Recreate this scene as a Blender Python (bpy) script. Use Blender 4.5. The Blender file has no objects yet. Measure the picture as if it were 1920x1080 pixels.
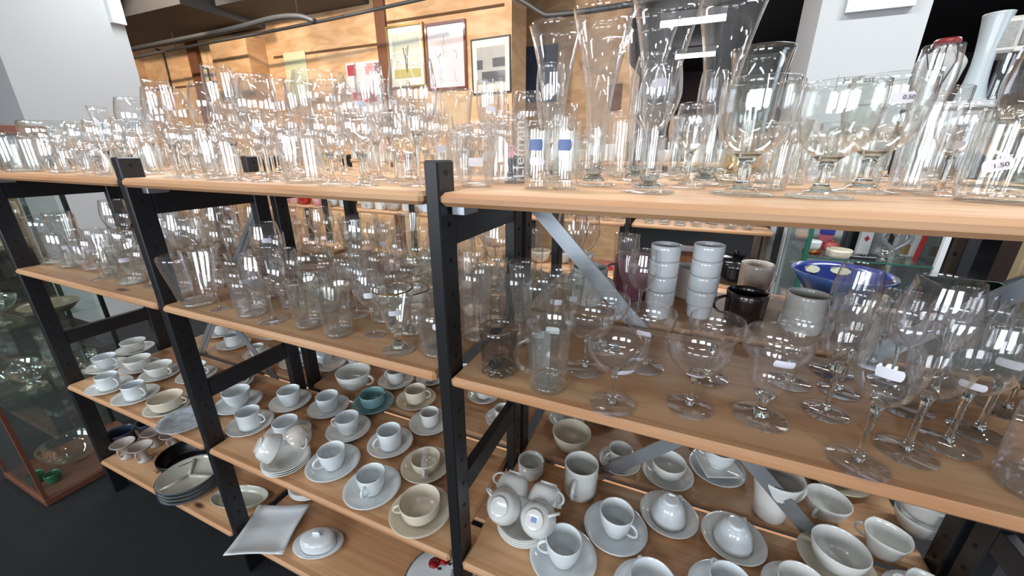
import bpy, math, random
from mathutils import Vector, Matrix
random.seed(11)
R = math.radians
PI = math.pi
sc = bpy.context.scene
col = sc.collection

# ------------------------------------------------------------------ camera
EYE = Vector((0, 0, 1.29))
PITCH, YAW, FPX = R(19.4), R(23.0), 725.0
cam_d = bpy.data.cameras.new('camera')
cam_d.sensor_width = 36.0
cam_d.lens = FPX / 1920 * 36.0
cam_d.clip_start = 0.02
cam_o = bpy.data.objects.new('camera', cam_d)
col.objects.link(cam_o)
cam_o.location = EYE
cam_o.rotation_euler = (PI / 2 - PITCH, 0, YAW)
sc.camera = cam_o

# ------------------------------------------------------------------ view and light
sc.view_settings.view_transform = 'Standard'
sc.view_settings.look = 'None'
sc.view_settings.exposure = 0.0
sc.view_settings.gamma = 1.0
cy = sc.cycles
cy.max_bounces = 14
cy.diffuse_bounces = 3
cy.glossy_bounces = 4
cy.transmission_bounces = 10
cy.transparent_max_bounces = 96
cy.caustics_reflective = False
cy.caustics_refractive = False
cy.sample_clamp_indirect = 6.0
cy.use_denoising = True
w = bpy.data.worlds.new('world')
sc.world = w
w.use_nodes = True
w.node_tree.nodes['Background'].inputs[0].default_value = (0.85, 0.92, 1.0, 1)
w.node_tree.nodes['Background'].inputs[1].default_value = 0.04

def area(name, loc, target, sx, sy, power, color=(1, 1, 1)):
    d = bpy.data.lights.new(name, 'AREA')
    d.shape = 'RECTANGLE'; d.size = sx; d.size_y = sy
    d.energy = power; d.color = color
    o = bpy.data.objects.new(name, d); col.objects.link(o)
    o.location = loc
    o.rotation_euler = (Vector(target) - Vector(loc)).to_track_quat('-Z', 'Y').to_euler()
    return o

def spot(name, loc, target, power, color, ang=70, blend=.25, rad=.03):
    d = bpy.data.lights.new(name, 'SPOT')
    d.energy = power; d.color = color; d.spot_size = R(ang); d.spot_blend = blend
    d.shadow_soft_size = rad
    o = bpy.data.objects.new(name, d); col.objects.link(o)
    o.location = loc
    o.rotation_euler = (Vector(target) - Vector(loc)).to_track_quat('-Z', 'Y').to_euler()
    return o

COOL = (.93, .97, 1.0)
# fluorescent tubes under the ceiling of the shop
for x, y, pw in ((-3.2, -1.1, 34), (-.9, -1.9, 16), (1.5, -1.7, 8), (-3.0, 1.9, 40), (-.9, 1.4, 64), (1.3, 1.4, 58), (.6, 4.4, 34), (2.4, 4.4, 30), (.0, 6.74, 30), (.1, 8.8, 24)):
    area('tube_light', (x, y, 2.86), (x, y, 0), 1.25, .06, pw, COOL)
# daylight through the shop windows behind the camera
for x in (-3.2, -.9, 1.6):
    area('window_daylight', (x, -3.95, 1.60), (x + .1, 0, 1.2), 1.5, 1.3, 84, (.86, .92, 1.0))
area('window_daylight', (5.9, .2, 1.7), (0, .8, .9), 2.4, 1.5, 48, (.66, .78, 1.0))
# small bright downlights over the aisle
for x, y in ((-2.6, -.5), (-1.5, .1), (-.6, -.7), (.4, -.2), (1.3, -.6), (-2.0, 1.0), (-.2, 1.2)):
    d_ = bpy.data.lights.new('downlight', 'POINT'); d_.energy = 7; d_.shadow_soft_size = .022; d_.color = (1, .97, .92)
    o_ = bpy.data.objects.new('downlight', d_); col.objects.link(o_); o_.location = (x, y, 2.75)
# warm spotlights on the plywood wall
WARM = (1.0, .83, .64)
for x, tx in ((-6.4, -6.6), (-4.9, -5.0), (-3.4, -3.6), (-2.0, -1.9)):
    spot('spot_light', (x + .2, 1.9, 2.75), (tx, 3.6, 1.75), 104, WARM, 86, .35)

# ------------------------------------------------------------------ pixel -> place
_f = Vector((-math.sin(YAW), math.cos(YAW), 0)); RT = Vector((math.cos(YAW), math.sin(YAW), 0)); UZ = Vector((0, 0, 1))
FW = _f * math.cos(PITCH) - UZ * math.sin(PITCH); UP = _f * math.sin(PITCH) + UZ * math.cos(PITCH)
def ray(px, py): return FW + RT * ((px - 960) / FPX) + UP * ((540 - py) / FPX)
def at(px, py, z):
    d = ray(px, py); return EYE + d * ((z - EYE.z) / d.z)
def atY(px, py, Y):
    d = ray(px, py); return EYE + d * (Y / d.y)
def proj(p):
    c = Vector(p) - EYE; k = c.dot(FW)
    return 960 + FPX * c.dot(RT) / k, 540 - FPX * c.dot(UP) / k
def height(p, top):
    lo, hi = 0.0, .8
    for _ in range(36):
        m = (lo + hi) / 2
        if proj((p.x, p.y, p.z + m))[1] > top: lo = m
        else: hi = m
    return lo

# ------------------------------------------------------------------ materials
MAT = {}
def nodes(name):
    m = bpy.data.materials.new(name); m.use_nodes = True
    nt = m.node_tree
    return m, nt, nt.nodes['Principled BSDF'], nt.nodes['Material Output']

def plain(name, rgb, rough=.5, metal=0.0, coat=0.0, var=.06, scale=18.0, bump=0.0, emit=0.0):
    if name in MAT: return MAT[name]
    m, nt, b, out = nodes(name)
    n = nt.nodes.new('ShaderNodeTexNoise'); n.inputs['Scale'].default_value = scale; n.inputs['Detail'].default_value = 4
    tc = nt.nodes.new('ShaderNodeTexCoord'); nt.links.new(tc.outputs['Object'], n.inputs['Vector'])
    mx = nt.nodes.new('ShaderNodeMix'); mx.data_type = 'RGBA'
    mx.inputs['A'].default_value = tuple(c * (1 - var) for c in rgb) + (1,)
    mx.inputs['B'].default_value = tuple(min(1, c * (1 + var)) for c in rgb) + (1,)
    nt.links.new(n.outputs['Fac'], mx.inputs['Factor']); nt.links.new(mx.outputs['Result'], b.inputs['Base Color'])
    b.inputs['Roughness'].default_value = rough; b.inputs['Metallic'].default_value = metal
    b.inputs['Coat Weight'].default_value = coat; b.inputs['Coat Roughness'].default_value = .08
    if emit:
        b.inputs['Emission Color'].default_value = tuple(rgb) + (1,); b.inputs['Emission Strength'].default_value = emit
    if bump:
        bp = nt.nodes.new('ShaderNodeBump'); bp.inputs['Strength'].default_value = bump; bp.inputs['Distance'].default_value = .002
        nt.links.new(n.outputs['Fac'], bp.inputs['Height']); nt.links.new(bp.outputs['Normal'], b.inputs['Normal'])
    MAT[name] = m
    return m

def thin_glass(name, tint=(1, 1, 1), haze=.012, ior=1.5, gain=1.0):
    """wall of a glass: straight transmission plus Fresnel reflection on every face, and a trace of dust that also paints in the milkiness of stacked reflections"""
    m, nt, b, out = nodes(name); nt.nodes.remove(b)
    N = nt.nodes.new
    tr = N('ShaderNodeBsdfTransparent'); tr.inputs[0].default_value = tuple(tint) + (1,)
    gl = N('ShaderNodeBsdfGlossy'); gl.inputs['Roughness'].default_value = .03; gl.inputs['Color'].default_value = (1, 1, 1, 1)
    ge = N('ShaderNodeNewGeometry')
    mr = N('ShaderNodeMapRange'); mr.inputs['To Min'].default_value = ior; mr.inputs['To Max'].default_value = 1 / ior
    nt.links.new(ge.outputs['Backfacing'], mr.inputs['Value'])
    fr = N('ShaderNodeFresnel'); nt.links.new(mr.outputs['Result'], fr.inputs['IOR'])
    ml = N('ShaderNodeMath'); ml.operation = 'MULTIPLY'; ml.inputs[1].default_value = gain; ml.use_clamp = True
    nt.links.new(fr.outputs[0], ml.inputs[0])
    mx = N('ShaderNodeMixShader'); nt.links.new(ml.outputs[0], mx.inputs[0]); nt.links.new(tr.outputs[0], mx.inputs[1]); nt.links.new(gl.outputs[0], mx.inputs[2])
    df = N('ShaderNodeBsdfDiffuse'); df.inputs[0].default_value = (.85, .87, .86, 1)  # white film: dust, plus whitening from many reflections put into the colour
    ns = N('ShaderNodeTexNoise'); ns.inputs['Scale'].default_value = 30
    m2 = N('ShaderNodeMath'); m2.operation = 'MULTIPLY'; m2.inputs[1].default_value = haze * 2
    nt.links.new(ns.outputs['Fac'], m2.inputs[0])
    mh = N('ShaderNodeMixShader'); nt.links.new(m2.outputs[0], mh.inputs[0]); nt.links.new(mx.outputs[0], mh.inputs[1]); nt.links.new(df.outputs[0], mh.inputs[2])
    nt.links.new(mh.outputs[0], out.inputs[0])
    MAT[name] = m
    return m

def solid_glass(name, rgb=(.97, .99, .98), ior=1.48, rough=0.0):
    m, nt, b, out = nodes(name); nt.nodes.remove(b)
    g = nt.nodes.new('ShaderNodeBsdfGlass'); g.inputs['Color'].default_value = tuple(rgb) + (1,)
    g.inputs['IOR'].default_value = ior; g.inputs['Roughness'].default_value = rough
    nt.links.new(g.outputs[0], out.inputs[0]); MAT[name] = m
    return m

def wood(name, c1, c2, knot, stave=.068, axis='X', rough=.45, knots=1.0, grain=1.0):
    """glued pine staves running along the local axis, with grain and knots"""
    m, nt, b, out = nodes(name); N = nt.nodes.new; L = nt.links.new
    tc = N('ShaderNodeTexCoord'); oi = N('ShaderNodeObjectInfo')
    ad = N('ShaderNodeVectorMath'); ad.operation = 'ADD'
    mu = N('ShaderNodeVectorMath'); mu.operation = 'MULTIPLY'; mu.inputs[1].default_value = (7.3, 3.1, 5.7)
    L(oi.outputs['Location'], mu.inputs[0]); L(tc.outputs['Object'], ad.inputs[0]); L(mu.outputs[0], ad.inputs[1])
    sx = N('ShaderNodeSeparateXYZ'); L(ad.outputs[0], sx.inputs[0])
    along, across = ('X', 'Y') if axis == 'X' else ('Z', 'X')
    st = N('ShaderNodeMath'); st.operation = 'DIVIDE'; st.inputs[1].default_value = stave; L(sx.outputs[across], st.inputs[0])
    fl = N('ShaderNodeMath'); fl.operation = 'FLOOR'; L(st.outputs[0], fl.inputs[0])
    wn = N('ShaderNodeTexWhiteNoise'); wn.noise_dimensions = '1D'; L(fl.outputs[0], wn.inputs['W'])
    mp = N('ShaderNodeMapping'); mp.inputs['Scale'].default_value = (2.2, 38, 38) if axis == 'X' else (38, 38, 2.2)
    L(ad.outputs[0], mp.inputs['Vector'])
    n1 = N('ShaderNodeTexNoise'); n1.inputs['Scale'].default_value = 1.0; n1.inputs['Detail'].default_value = 5; n1.inputs['Distortion'].default_value = .8
    L(mp.outputs[0], n1.inputs['Vector'])
    a1 = N('ShaderNodeMath'); a1.operation = 'MULTIPLY_ADD'; a1.inputs[1].default_value = .85 * grain; L(n1.outputs['Fac'], a1.inputs[0])
    a2 = N('ShaderNodeMath'); a2.operation = 'MULTIPLY_ADD'; a2.inputs[1].default_value = .5; a2.inputs[2].default_value = -.22; L(wn.outputs['Value'], a2.inputs[0])
    L(a2.outputs[0], a1.inputs[2])
    cr = N('ShaderNodeMix'); cr.data_type = 'RGBA'; cr.clamp_factor = True
    cr.inputs['A'].default_value = tuple(c1) + (1,); cr.inputs['B'].default_value = tuple(c2) + (1,); L(a1.outputs[0], cr.inputs['Factor'])
    mk = N('ShaderNodeMapping'); mk.inputs['Scale'].default_value = (3.0, 8.5, 0) if axis == 'X' else (7.5, 0, 3.2); L(ad.outputs[0], mk.inputs['Vector'])
    vo = N('ShaderNodeTexVoronoi'); vo.inputs['Scale'].default_value = 1.0; L(mk.outputs[0], vo.inputs['Vector'])
    rk = N('ShaderNodeMapRange'); rk.inputs['From Min'].default_value = .035; rk.inputs['From Max'].default_value = .105
    rk.inputs['To Min'].default_value = knots; rk.inputs['To Max'].default_value = 0; L(vo.outputs['Distance'], rk.inputs['Value'])
    sc_ = N('ShaderNodeSeparateColor'); L(vo.outputs['Color'], sc_.inputs[0])
    gt = N('ShaderNodeMath'); gt.operation = 'GREATER_THAN'; gt.inputs[1].default_value = .62; L(sc_.outputs[0], gt.inputs[0])
    km = N('ShaderNodeMath'); km.operation = 'MULTIPLY'; L(rk.outputs[0], km.inputs[0]); L(gt.outputs[0], km.inputs[1])
    ck = N('ShaderNodeMix'); ck.data_type = 'RGBA'; ck.inputs['B'].default_value = tuple(knot) + (1,); L(km.outputs[0], ck.inputs['Factor']); L(cr.outputs['Result'], ck.inputs['A'])
    L(ck.outputs['Result'], b.inputs['Base Color']); b.inputs['Roughness'].default_value = rough
    MAT[name] = m
    return m

def plywood(name, c1, c2):
    m, nt, b, out = nodes(name); N = nt.nodes.new; L = nt.links.new
    tc = N('ShaderNodeTexCoord')
    mp = N('ShaderNodeMapping'); mp.inputs['Scale'].default_value = (1.1, 1.1, 3.4); L(tc.outputs['Object'], mp.inputs['Vector'])
    n0 = N('ShaderNodeTexNoise'); n0.inputs['Scale'].default_value = 1.1; n0.inputs['Detail'].default_value = 3; L(mp.outputs[0], n0.inputs['Vector'])
    wv = N('ShaderNodeMath'); wv.operation = 'MULTIPLY'; wv.inputs[1].default_value = 46; L(n0.outputs['Fac'], wv.inputs[0])
    sn = N('ShaderNodeMath'); sn.operation = 'SINE'; L(wv.outputs[0], sn.inputs[0])
    n2 = N('ShaderNodeTexNoise'); n2.inputs['Scale'].default_value = 3; L(tc.outputs['Object'], n2.inputs['Vector'])
    ma = N('ShaderNodeMath'); ma.operation = 'MULTIPLY_ADD'; ma.inputs[1].default_value = .20; L(sn.outputs[0], ma.inputs[0]); L(n2.outputs['Fac'], ma.inputs[2])
    mx = N('ShaderNodeMix'); mx.data_type = 'RGBA'; mx.clamp_factor = True
    mx.inputs['A'].default_value = tuple(c1) + (1,); mx.inputs['B'].default_value = tuple(c2) + (1,); L(ma.outputs[0], mx.inputs['Factor'])
    L(mx.outputs['Result'], b.inputs['Base Color']); b.inputs['Roughness'].default_value = .55
    MAT[name] = m
    return m

GL = thin_glass('clear_glass', (1, 1, 1), .015, 1.5, 1.5)
GLT = thin_glass('thick_clear_glass', (.985, .995, .985), .016, 1.52, 1.7)
GLB = thin_glass('glass_base', (.99, .995, .99), .012, 1.6, 1.5)
SMOKE = thin_glass('smoky_glass', (.80, .77, .74), .01)
AMBER = thin_glass('amber_glass', (.97, .88, .66), .01)
FROST = thin_glass('frosted_glass', (.94, .94, .96), .20)
PANE = thin_glass('cabinet_pane', (.93, .975, .95), .006)
SOL = solid_glass('solid_glass')
PINE = wood('pine_board', (.72, .475, .27), (.38, .155, .06), (.085, .025, .012), stave=.055, grain=1.25)
PLY = plywood('plywood', (.74, .50, .30), (.50, .275, .12))
BATT = wood('brown_batten', (.17, .065, .028), (.10, .035, .015), (.04, .015, .01), axis='Z')
BLACK = plain('black_paint', (.011, .011, .013), .42, var=.25, scale=9, bump=.15)
HOLE = plain('hole_black', (.002, .002, .002), .8)
GALV = plain('galvanised_steel', (.42, .46, .50), .38, .85, var=.12, scale=40)
CERA = plain('white_porcelain', (.72, .73, .70), .16, coat=.5, var=.02)
CERB = plain('cool_white_porcelain', (.70, .75, .77), .16, coat=.5, var=.02)
CREAM = plain('cream_porcelain', (.68, .62, .50), .16, coat=.5, var=.03)
TEAL = plain('teal_porcelain', (.20, .36, .38), .2, coat=.4, var=.05)
PAPER = plain('price_tag_paper', (.82, .81, .88), .6, var=.02)
INK = plain('ink', (.03, .03, .05), .6)
GOLD = plain('gilt', (.30, .19, .07), .3, .9)
WHITE = plain('white_paint', (.74, .75, .76), .6, var=.03, scale=3)
DARK = plain('dark_ceiling_paint', (.085, .085, .09), .8, var=.15, scale=3)
CARPET = plain('dark_carpet', (.009, .0095, .011), .95, var=.5, scale=160, bump=.6)

# ------------------------------------------------------------------ mesh building
class MB:
    def __init__(s): s.v = []; s.f = []; s.sm = []; s.mi = []; s.m = 0
    def _add(s, vs, fs, smooth):
        b = len(s.v); s.v += [tuple(v) for v in vs]
        for f in fs: s.f.append(tuple(b + i for i in f)); s.sm.append(smooth); s.mi.append(s.m)
    def box(s, x0, x1, y0, y1, z0, z1, bev=0.0, M=None):
        if bev <= 0:
            vs = [Vector((x, y, z)) for x in (x0, x1) for y in (y0, y1) for z in (z0, z1)]
            fs = [(0, 1, 3, 2), (4, 6, 7, 5), (0, 4, 5, 1), (2, 3, 7, 6), (0, 2, 6, 4), (1, 5, 7, 3)]
        else:
            # chamfered box: rings of 8 points
            def ring(i, z): return [Vector((x0 + i + bev * (1 if k in (0, 7, 3, 4) and False else 0), 0, z)) for k in range(8)]
            vs = []
            for z, ins in ((z0, bev), (z0 + bev, 0), (z1 - bev, 0), (z1, bev)):
                a, b_, c, d = x0 + ins, x1 - ins, y0 + ins, y1 - ins
                e = bev if ins == 0 else bev * .4
                vs += [Vector(p) for p in ((a + e, c, z), (b_ - e, c, z), (b_, c + e, z), (b_, d - e, z), (b_ - e, d, z), (a + e, d, z), (a, d - e, z), (a, c + e, z))]
            fs = [tuple(reversed(range(8))), tuple(range(24, 32))]
            for r in range(3):
                for k in range(8):
                    fs.append((r * 8 + k, r * 8 + (k + 1) % 8, r * 8 + 8 + (k + 1) % 8, r * 8 + 8 + k))
        if M is not None: vs = [M @ v for v in vs]
        s._add(vs, fs, False); return s
    def lathe(s, prof, n=24, smooth=True, M=None, closed=True, a0=0.0, a1=2 * PI, sq=None):
        vs = []; fs = []; full = abs(a1 - a0 - 2 * PI) < 1e-6
        cols = n if full else n + 1
        idx = []
        for r, z in prof:
            if r < 1e-7: idx.append([len(vs)] * cols); vs.append(Vector((0, 0, z))); continue
            row = []
            for k in range(cols):
                a = a0 + (a1 - a0) * k / n
                rr = r * (sq(a) if sq else 1)
                row.append(len(vs)); vs.append(Vector((rr * math.cos(a), rr * math.sin(a), z)))
            idx.append(row)
        for i in range(len(prof) - 1):
            for k in range(n):
                k2 = (k + 1) % cols
                q = [idx[i][k], idx[i][k2], idx[i + 1][k2], idx[i + 1][k]]
                q2 = []
                for t in q:
                    if t not in q2: q2.append(t)
                if len(q2) >= 3: fs.append(tuple(q2))
        if M is not None: vs = [M @ v for v in vs]
        s._add(vs, fs, smooth); return s
    def tube(s, pts, r, n=8, smooth=True, cap=True, flat=1.0):
        pts = [Vector(p) for p in pts]; vs = []; fs = []; m = len(pts)
        up = None
        for i, p in enumerate(pts):
            t = (pts[min(i + 1, m - 1)] - pts[max(i - 1, 0)]).normalized()
            if up is None:
                up = Vector((0, 0, 1)) if abs(t.z) < .9 else Vector((1, 0, 0))
            sd = t.cross(up).normalized(); up = sd.cross(t).normalized()
            rr = r[i] if isinstance(r, (list, tuple)) else r
            for k in range(n):
                a = 2 * PI * k / n
                vs.append(p + sd * (rr * math.cos(a)) + up * (rr * flat * math.sin(a)))
        for i in range(m - 1):
            for k in range(n):
                fs.append((i * n + k, i * n + (k + 1) % n, (i + 1) * n + (k + 1) % n, (i + 1) * n + k))
        if cap: fs += [tuple(reversed(range(n))), tuple(range((m - 1) * n, m * n))]
        s._add(vs, fs, smooth); return s
    def poly(s, pts, thick, axis_n):
        """flat outline given a thickness along axis_n"""
        n = len(pts); a = [Vector(p) for p in pts]; d = Vector(axis_n).normalized() * thick
        vs = a + [p + d for p in a]
        fs = [tuple(range(n)), tuple(reversed(range(n, 2 * n)))] + [(i, (i + 1) % n, n + (i + 1) % n, n + i) for i in range(n)]
        s._add(vs, fs, False); return s
    def mesh(s, name, *mats):
        me = bpy.data.meshes.new(name); me.from_pydata(s.v, [], s.f); me.validate(clean_customdata=False)
        if len(me.polygons) == len(s.f):
            me.polygons.foreach_set('use_smooth', s.sm); me.polygons.foreach_set('material_index', s.mi)
        for m in mats: me.materials.append(m)
        import bmesh
        bm = bmesh.new(); bm.from_mesh(me); bmesh.ops.recalc_face_normals(bm, faces=bm.faces); bm.to_mesh(me); bm.free()
        return me
    def obj(s, name, *mats, parent=None, loc=(0, 0, 0)):
        return link(name, s.mesh(name, *mats), parent, loc)

def link(name, me, parent=None, loc=(0, 0, 0), rot=(0, 0, 0)):
    o = bpy.data.objects.new(name, me); col.objects.link(o); o.location = loc; o.rotation_euler = rot
    if parent is not None: o.parent = parent
    return o
def empty(name, loc, rz=0.0):
    o = bpy.data.objects.new(name, None); col.objects.link(o); o.location = loc; o.rotation_euler = (0, 0, rz); o.empty_display_size = .02
    return o
def tag(o, label=None, cat=None, group=None, kind=None):
    if label: o['label'] = label
    if cat: o['category'] = cat
    if group: o['group'] = group
    if kind: o['kind'] = kind
    return o
def struct(o): o['kind'] = 'structure'; return o
def catmull(P, n=4):
    out = []
    for i in range(len(P) - 1):
        p0 = P[max(i - 1, 0)]; p1 = P[i]; p2 = P[i + 1]; p3 = P[min(i + 2, len(P) - 1)]
        for k in range(n):
            t = k / n
            q = (tuple(.5 * (2 * b + (c - a) * t + (2 * a - 5 * b + 4 * c - d) * t * t + (3 * b - a - 3 * c + d) * t ** 3) for a, b, c, d in zip(p0, p1, p2, p3)))
            if len(q) == 2: q = tuple(min(max(v, min(b, c)), max(b, c)) for v, b, c in zip(q, p1, p2))
            out.append(q)
    out.append(P[-1]); return out
def shell(P, t, floor_t=None, n=3, smooth=True):
    """closed wall: outer profile P (bottom to rim), inner surface set back by t"""
    o = catmull(P, n) if smooth else list(P)
    o = [(max(r, 0), z) for r, z in o]
    inn = []
    for i in range(len(o)):
        a = o[max(i - 1, 0)]; b = o[min(i + 1, len(o) - 1)]
        dx, dz = b[0] - a[0], b[1] - a[1]; l = math.hypot(dx, dz) or 1
        inn.append((max(o[i][0] - dz / l * t, 0), o[i][1] + dx / l * t))
    fl = o[0][1] + (floor_t if floor_t else t)
    inn = [(r, max(z, fl)) for r, z in inn]
    rim = [((o[-1][0] + inn[-1][0]) / 2, o[-1][1] + t * .45)]
    prof = ([] if o[0][0] < 1e-6 else [(0, o[0][1])]) + o + rim + list(reversed(inn))
    if prof[-1][0] > 1e-6: prof.append((0, prof[-1][1]))
    return prof
def radius_at(P, z):
    o = catmull(P, 6)
    for a, b in zip(o, o[1:]):
        if (a[1] - z) * (b[1] - z) <= 0 and a[1] != b[1]:
            return a[0] + (b[0] - a[0]) * (z - a[1]) / (b[1] - a[1])
    return o[-1][0]

# ------------------------------------------------------------------ kinds of tableware
class Kind:
    """parts: list of (part name, mesh, label or None); outline P of the body for tags"""
    def __init__(s, name, cat, desc, parts, r, h, P=None, single=False):
        s.name, s.cat, s.desc, s.parts, s.r, s.h, s.P, s.single = name, cat, desc, parts, r, h, P, single
        s.stickers = {}
    def sticker(s, zc, hw=.016, hh=.008, ang=0.0, tilt=0.0):
        key = (round(zc, 3), hw, hh, round(ang, 2), tilt)
        if key in s.stickers: return s.stickers[key]
        mb = MB(); nx, nz = 8, 4; vs = []; fs = []
        for j in range(nz + 1):
            for i in range(nx + 1):
                u = -1 + 2 * i / nx; v = -1 + 2 * j / nz
                uu = u * (1 - .16 * abs(v) ** 3)
                du, dv = uu * hw, v * hh
                du, dv = du * math.cos(tilt) - dv * math.sin(tilt), du * math.sin(tilt) + dv * math.cos(tilt)
                rr = radius_at(s.P, zc + dv) + .0009
                a = -PI / 2 + ang + du / max(rr, .01)
                vs.append((rr * math.cos(a), rr * math.sin(a), zc + dv))
        for j in range(nz):
            for i in range(nx):
                a = j * (nx + 1) + i
                fs.append((a, a + 1, a + nx + 2, a + nx + 1))
        mb._add(vs, fs, True)
        me = mb.mesh('price_sticker', PAPER); s.stickers[key] = me
        return me

def stemmed(name, desc, bowl, stem_h, stem_r, foot_r, t=.0011, cat='wine glass', mat=None, smat=None, rim=None, n=26, knob=False):
    mat = mat or GL; smat = smat or SOL
    P = [(r, z + stem_h) for r, z in bowl]
    parts = [('bowl', MB().lathe(shell(P, t, .003), n).mesh('bowl', mat), None)]
    if knob: sp = [(stem_r * 1.3, .008), (stem_r, stem_h * .3), (stem_r * 1.9, stem_h * .45), (stem_r, stem_h * .6), (stem_r, stem_h * .85), (stem_r * 1.8, stem_h + .003)]
    else: sp = [(stem_r * 1.9, .006), (stem_r * 1.15, .016), (stem_r, stem_h * .4), (stem_r, stem_h * .75), (stem_r * 1.5, stem_h * .95), (stem_r * 2.4, stem_h + .0035)]
    sp = catmull(sp, 3)
    parts.append(('stem', MB().lathe([(0, sp[0][1])] + sp + [(0, sp[-1][1])], 12).mesh('stem', smat), None))
    fp = [(0, 0), (foot_r * .97, 0), (foot_r, .0009), (foot_r * .97, .0019), (foot_r * .55, .0042), (stem_r * 2.4, .0075), (stem_r * 1.2, .010), (0, .010)]
    parts.append(('foot', MB().lathe(fp, n).mesh('foot', mat), None))
    h = P[-1][1]
    if rim: 
        r = P[-1][0]; parts.append(('gilt_rim', MB().lathe([(r - .0018, h + .0002), (r + .0006, h - .0006), (r + .0005, h + .0009), (r - .0018, h + .0012), (r - .0018, h + .0002)], n).mesh('gilt_rim', rim), 'thin dark gilt rim'))
    return Kind(name, cat, desc, parts, max(max(r for r, z in P), foot_r), h, P)

def tumbler(name, desc, P, t=.0018, base=.010, mat=None, cat='glass', n=26, flatn=0, rim=None, flutes=0):
    mat = mat or GL; n2 = flatn or n; sqf = None
    if flutes: n2 = flutes * 4; sqf = lambda a: 1 - .035 * abs(math.sin(a * flutes / 2))
    body = MB().lathe(shell(P, t, base, 3, True), n2, smooth=not flatn, sq=sqf).mesh('body', mat)
    rb = radius_at(P, base * .5) - t * .6
    bp = [(0, .0012), (rb * .8, .0012), (rb * .95, .0025), (rb, base * .5), (rb * .93, base * .92), (rb * .5, base * 1.02), (0, base * 1.05)]
    parts = [('body', body, None), ('thick_base', MB().lathe(bp, n2, smooth=not flatn).mesh('thick_base', GLB), None)]
    if rim:
        r, h = P[-1]; parts.append(('gilt_rim', MB().lathe([(r - .0018, h + .0002), (r + .0006, h - .0006), (r + .0005, h + .0009), (r - .0018, h + .0012), (r - .0018, h + .0002)], n).mesh('gilt_rim', rim), 'thin dark gilt rim'))
    return Kind(name, cat, desc, parts, max(r for r, z in P), P[-1][1], P)

def loop_handle(r0, z0, r1, z1, out, rad, n=12, flat=.7):
    pts = []
    for k in range(n + 1):
        a = -PI / 2 + PI * k / n
        zc, hz = (z0 + z1) / 2, (z1 - z0) / 2
        rr = r0 + (r1 - r0) * k / n
        pts.append((rr + math.cos(a) * out, 0, zc + math.sin(a) * hz))
    return MB().tube(pts, rad, 8, flat=flat)

K = {}
K['balloon'] = stemmed('balloon_wine_glass', 'clear balloon wine glass', [(0, 0), (.022, .004), (.044, .026), (.055, .060), (.053, .092), (.045, .128)], .078, .0040, .040)
K['bigwine'] = stemmed('large_wine_glass', 'large wide wine glass', [(0, 0), (.030, .005), (.058, .034), (.069, .072), (.067, .100), (.059, .132)], .098, .0045, .044)
K['wine'] = stemmed('tulip_wine_glass', 'clear tulip wine glass', [(0, 0), (.014, .003), (.030, .022), (.039, .052), (.037, .080), (.032, .108)], .085, .0036, .035)
K['smallwine'] = stemmed('small_wine_glass', 'small stemmed wine glass', [(0, 0), (.014, .003), (.028, .020), (.034, .045), (.031, .078)], .062, .0036, .030)
K['coupe'] = stemmed('champagne_coupe', 'clear champagne coupe', [(0, 0), (.012, .002), (.030, .013), (.042, .030), (.0455, .044), (.0435, .057)], .060, .0040, .036, cat='coupe')
K['flute'] = stemmed('champagne_flute', 'slim clear champagne flute', [(0, 0), (.009, .006), (.019, .035), (.026, .080), (.0265, .105), (.024, .135)], .070, .0034, .031, cat='flute')
K['goblet'] = stemmed('thick_goblet', 'thick short stemmed goblet', [(0, 0), (.020, .004), (.035, .020), (.0415, .046), (.043, .066), (.042, .088)], .048, .0075, .038, t=.002, cat='goblet', mat=GLT)
K['irish'] = stemmed('liqueur_coffee_glass', 'flared glass with gilt rim', [(0, 0), (.014, .004), (.019, .014), (.026, .036), (.034, .058), (.0365, .070), (.0355, .082)], .040, .0070, .032, t=.0018, cat='glass', rim=GOLD, mat=GLT)
K['slim'] = stemmed('slender_wine_glass', 'slender clear wine glass', [(0, 0), (.013, .004), (.026, .024), (.032, .056), (.030, .082), (.0265, .108)], .085, .0038, .032)
K['sherry'] = stemmed('sherry_glass', 'small tulip sherry glass', [(0, 0), (.010, .004), (.020, .018), (.025, .040), (.022, .062)], .050, .0032, .026, cat='glass')
K['sundae'] = stemmed('sundae_glass', 'stemmed glass with wide collar', [(0, 0), (.010, .003), (.021, .016), (.024, .034), (.028, .054), (.037, .066), (.0385, .080), (.0365, .092)], .034, .0055, .034, t=.0016, cat='glass')
K['footbowl'] = stemmed('footed_dessert_bowl', 'round footed dessert bowl', [(0, 0), (.020, .003), (.038, .018), (.045, .038), (.042, .056)], .026, .0100, .034, t=.002, cat='bowl', mat=GLT)
K['pilsner'] = stemmed('flared_pilsner_glass', 'tall flared pilsner glass', [(0, 0), (.0125, .004), (.0145, .040), (.018, .090), (.026, .145), (.036, .190), (.044, .218)], .020, .0095, .037, t=.0017, cat='beer glass')
K['tumbler'] = tumbler('straight_tumbler', 'straight clear tumbler', [(.030, 0), (.033, .002), (.0345, .03), (.036, .09)], cat='tumbler')
K['taper'] = tumbler('tapered_tumbler', 'tapered clear tumbler', [(.028, 0), (.031, .002), (.036, .035), (.044, .075), (.0475, .100)], cat='tumbler')
K['highball'] = tumbler('highball_glass', 'tall straight highball glass', [(.025, 0), (.0275, .002), (.029, .05), (.0315, .140)], cat='glass')
K['conic'] = tumbler('tall_flared_glass', 'tall flared beer glass', [(.022, 0), (.0245, .003), (.026, .05), (.031, .11), (.037, .165)], base=.016, cat='beer glass', mat=GLT)
K['shot'] = tumbler('shot_glass', 'little shot glass', [(.017, 0), (.019, .002), (.021, .03), (.024, .058)], base=.012, cat='glass', n=18)
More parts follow.
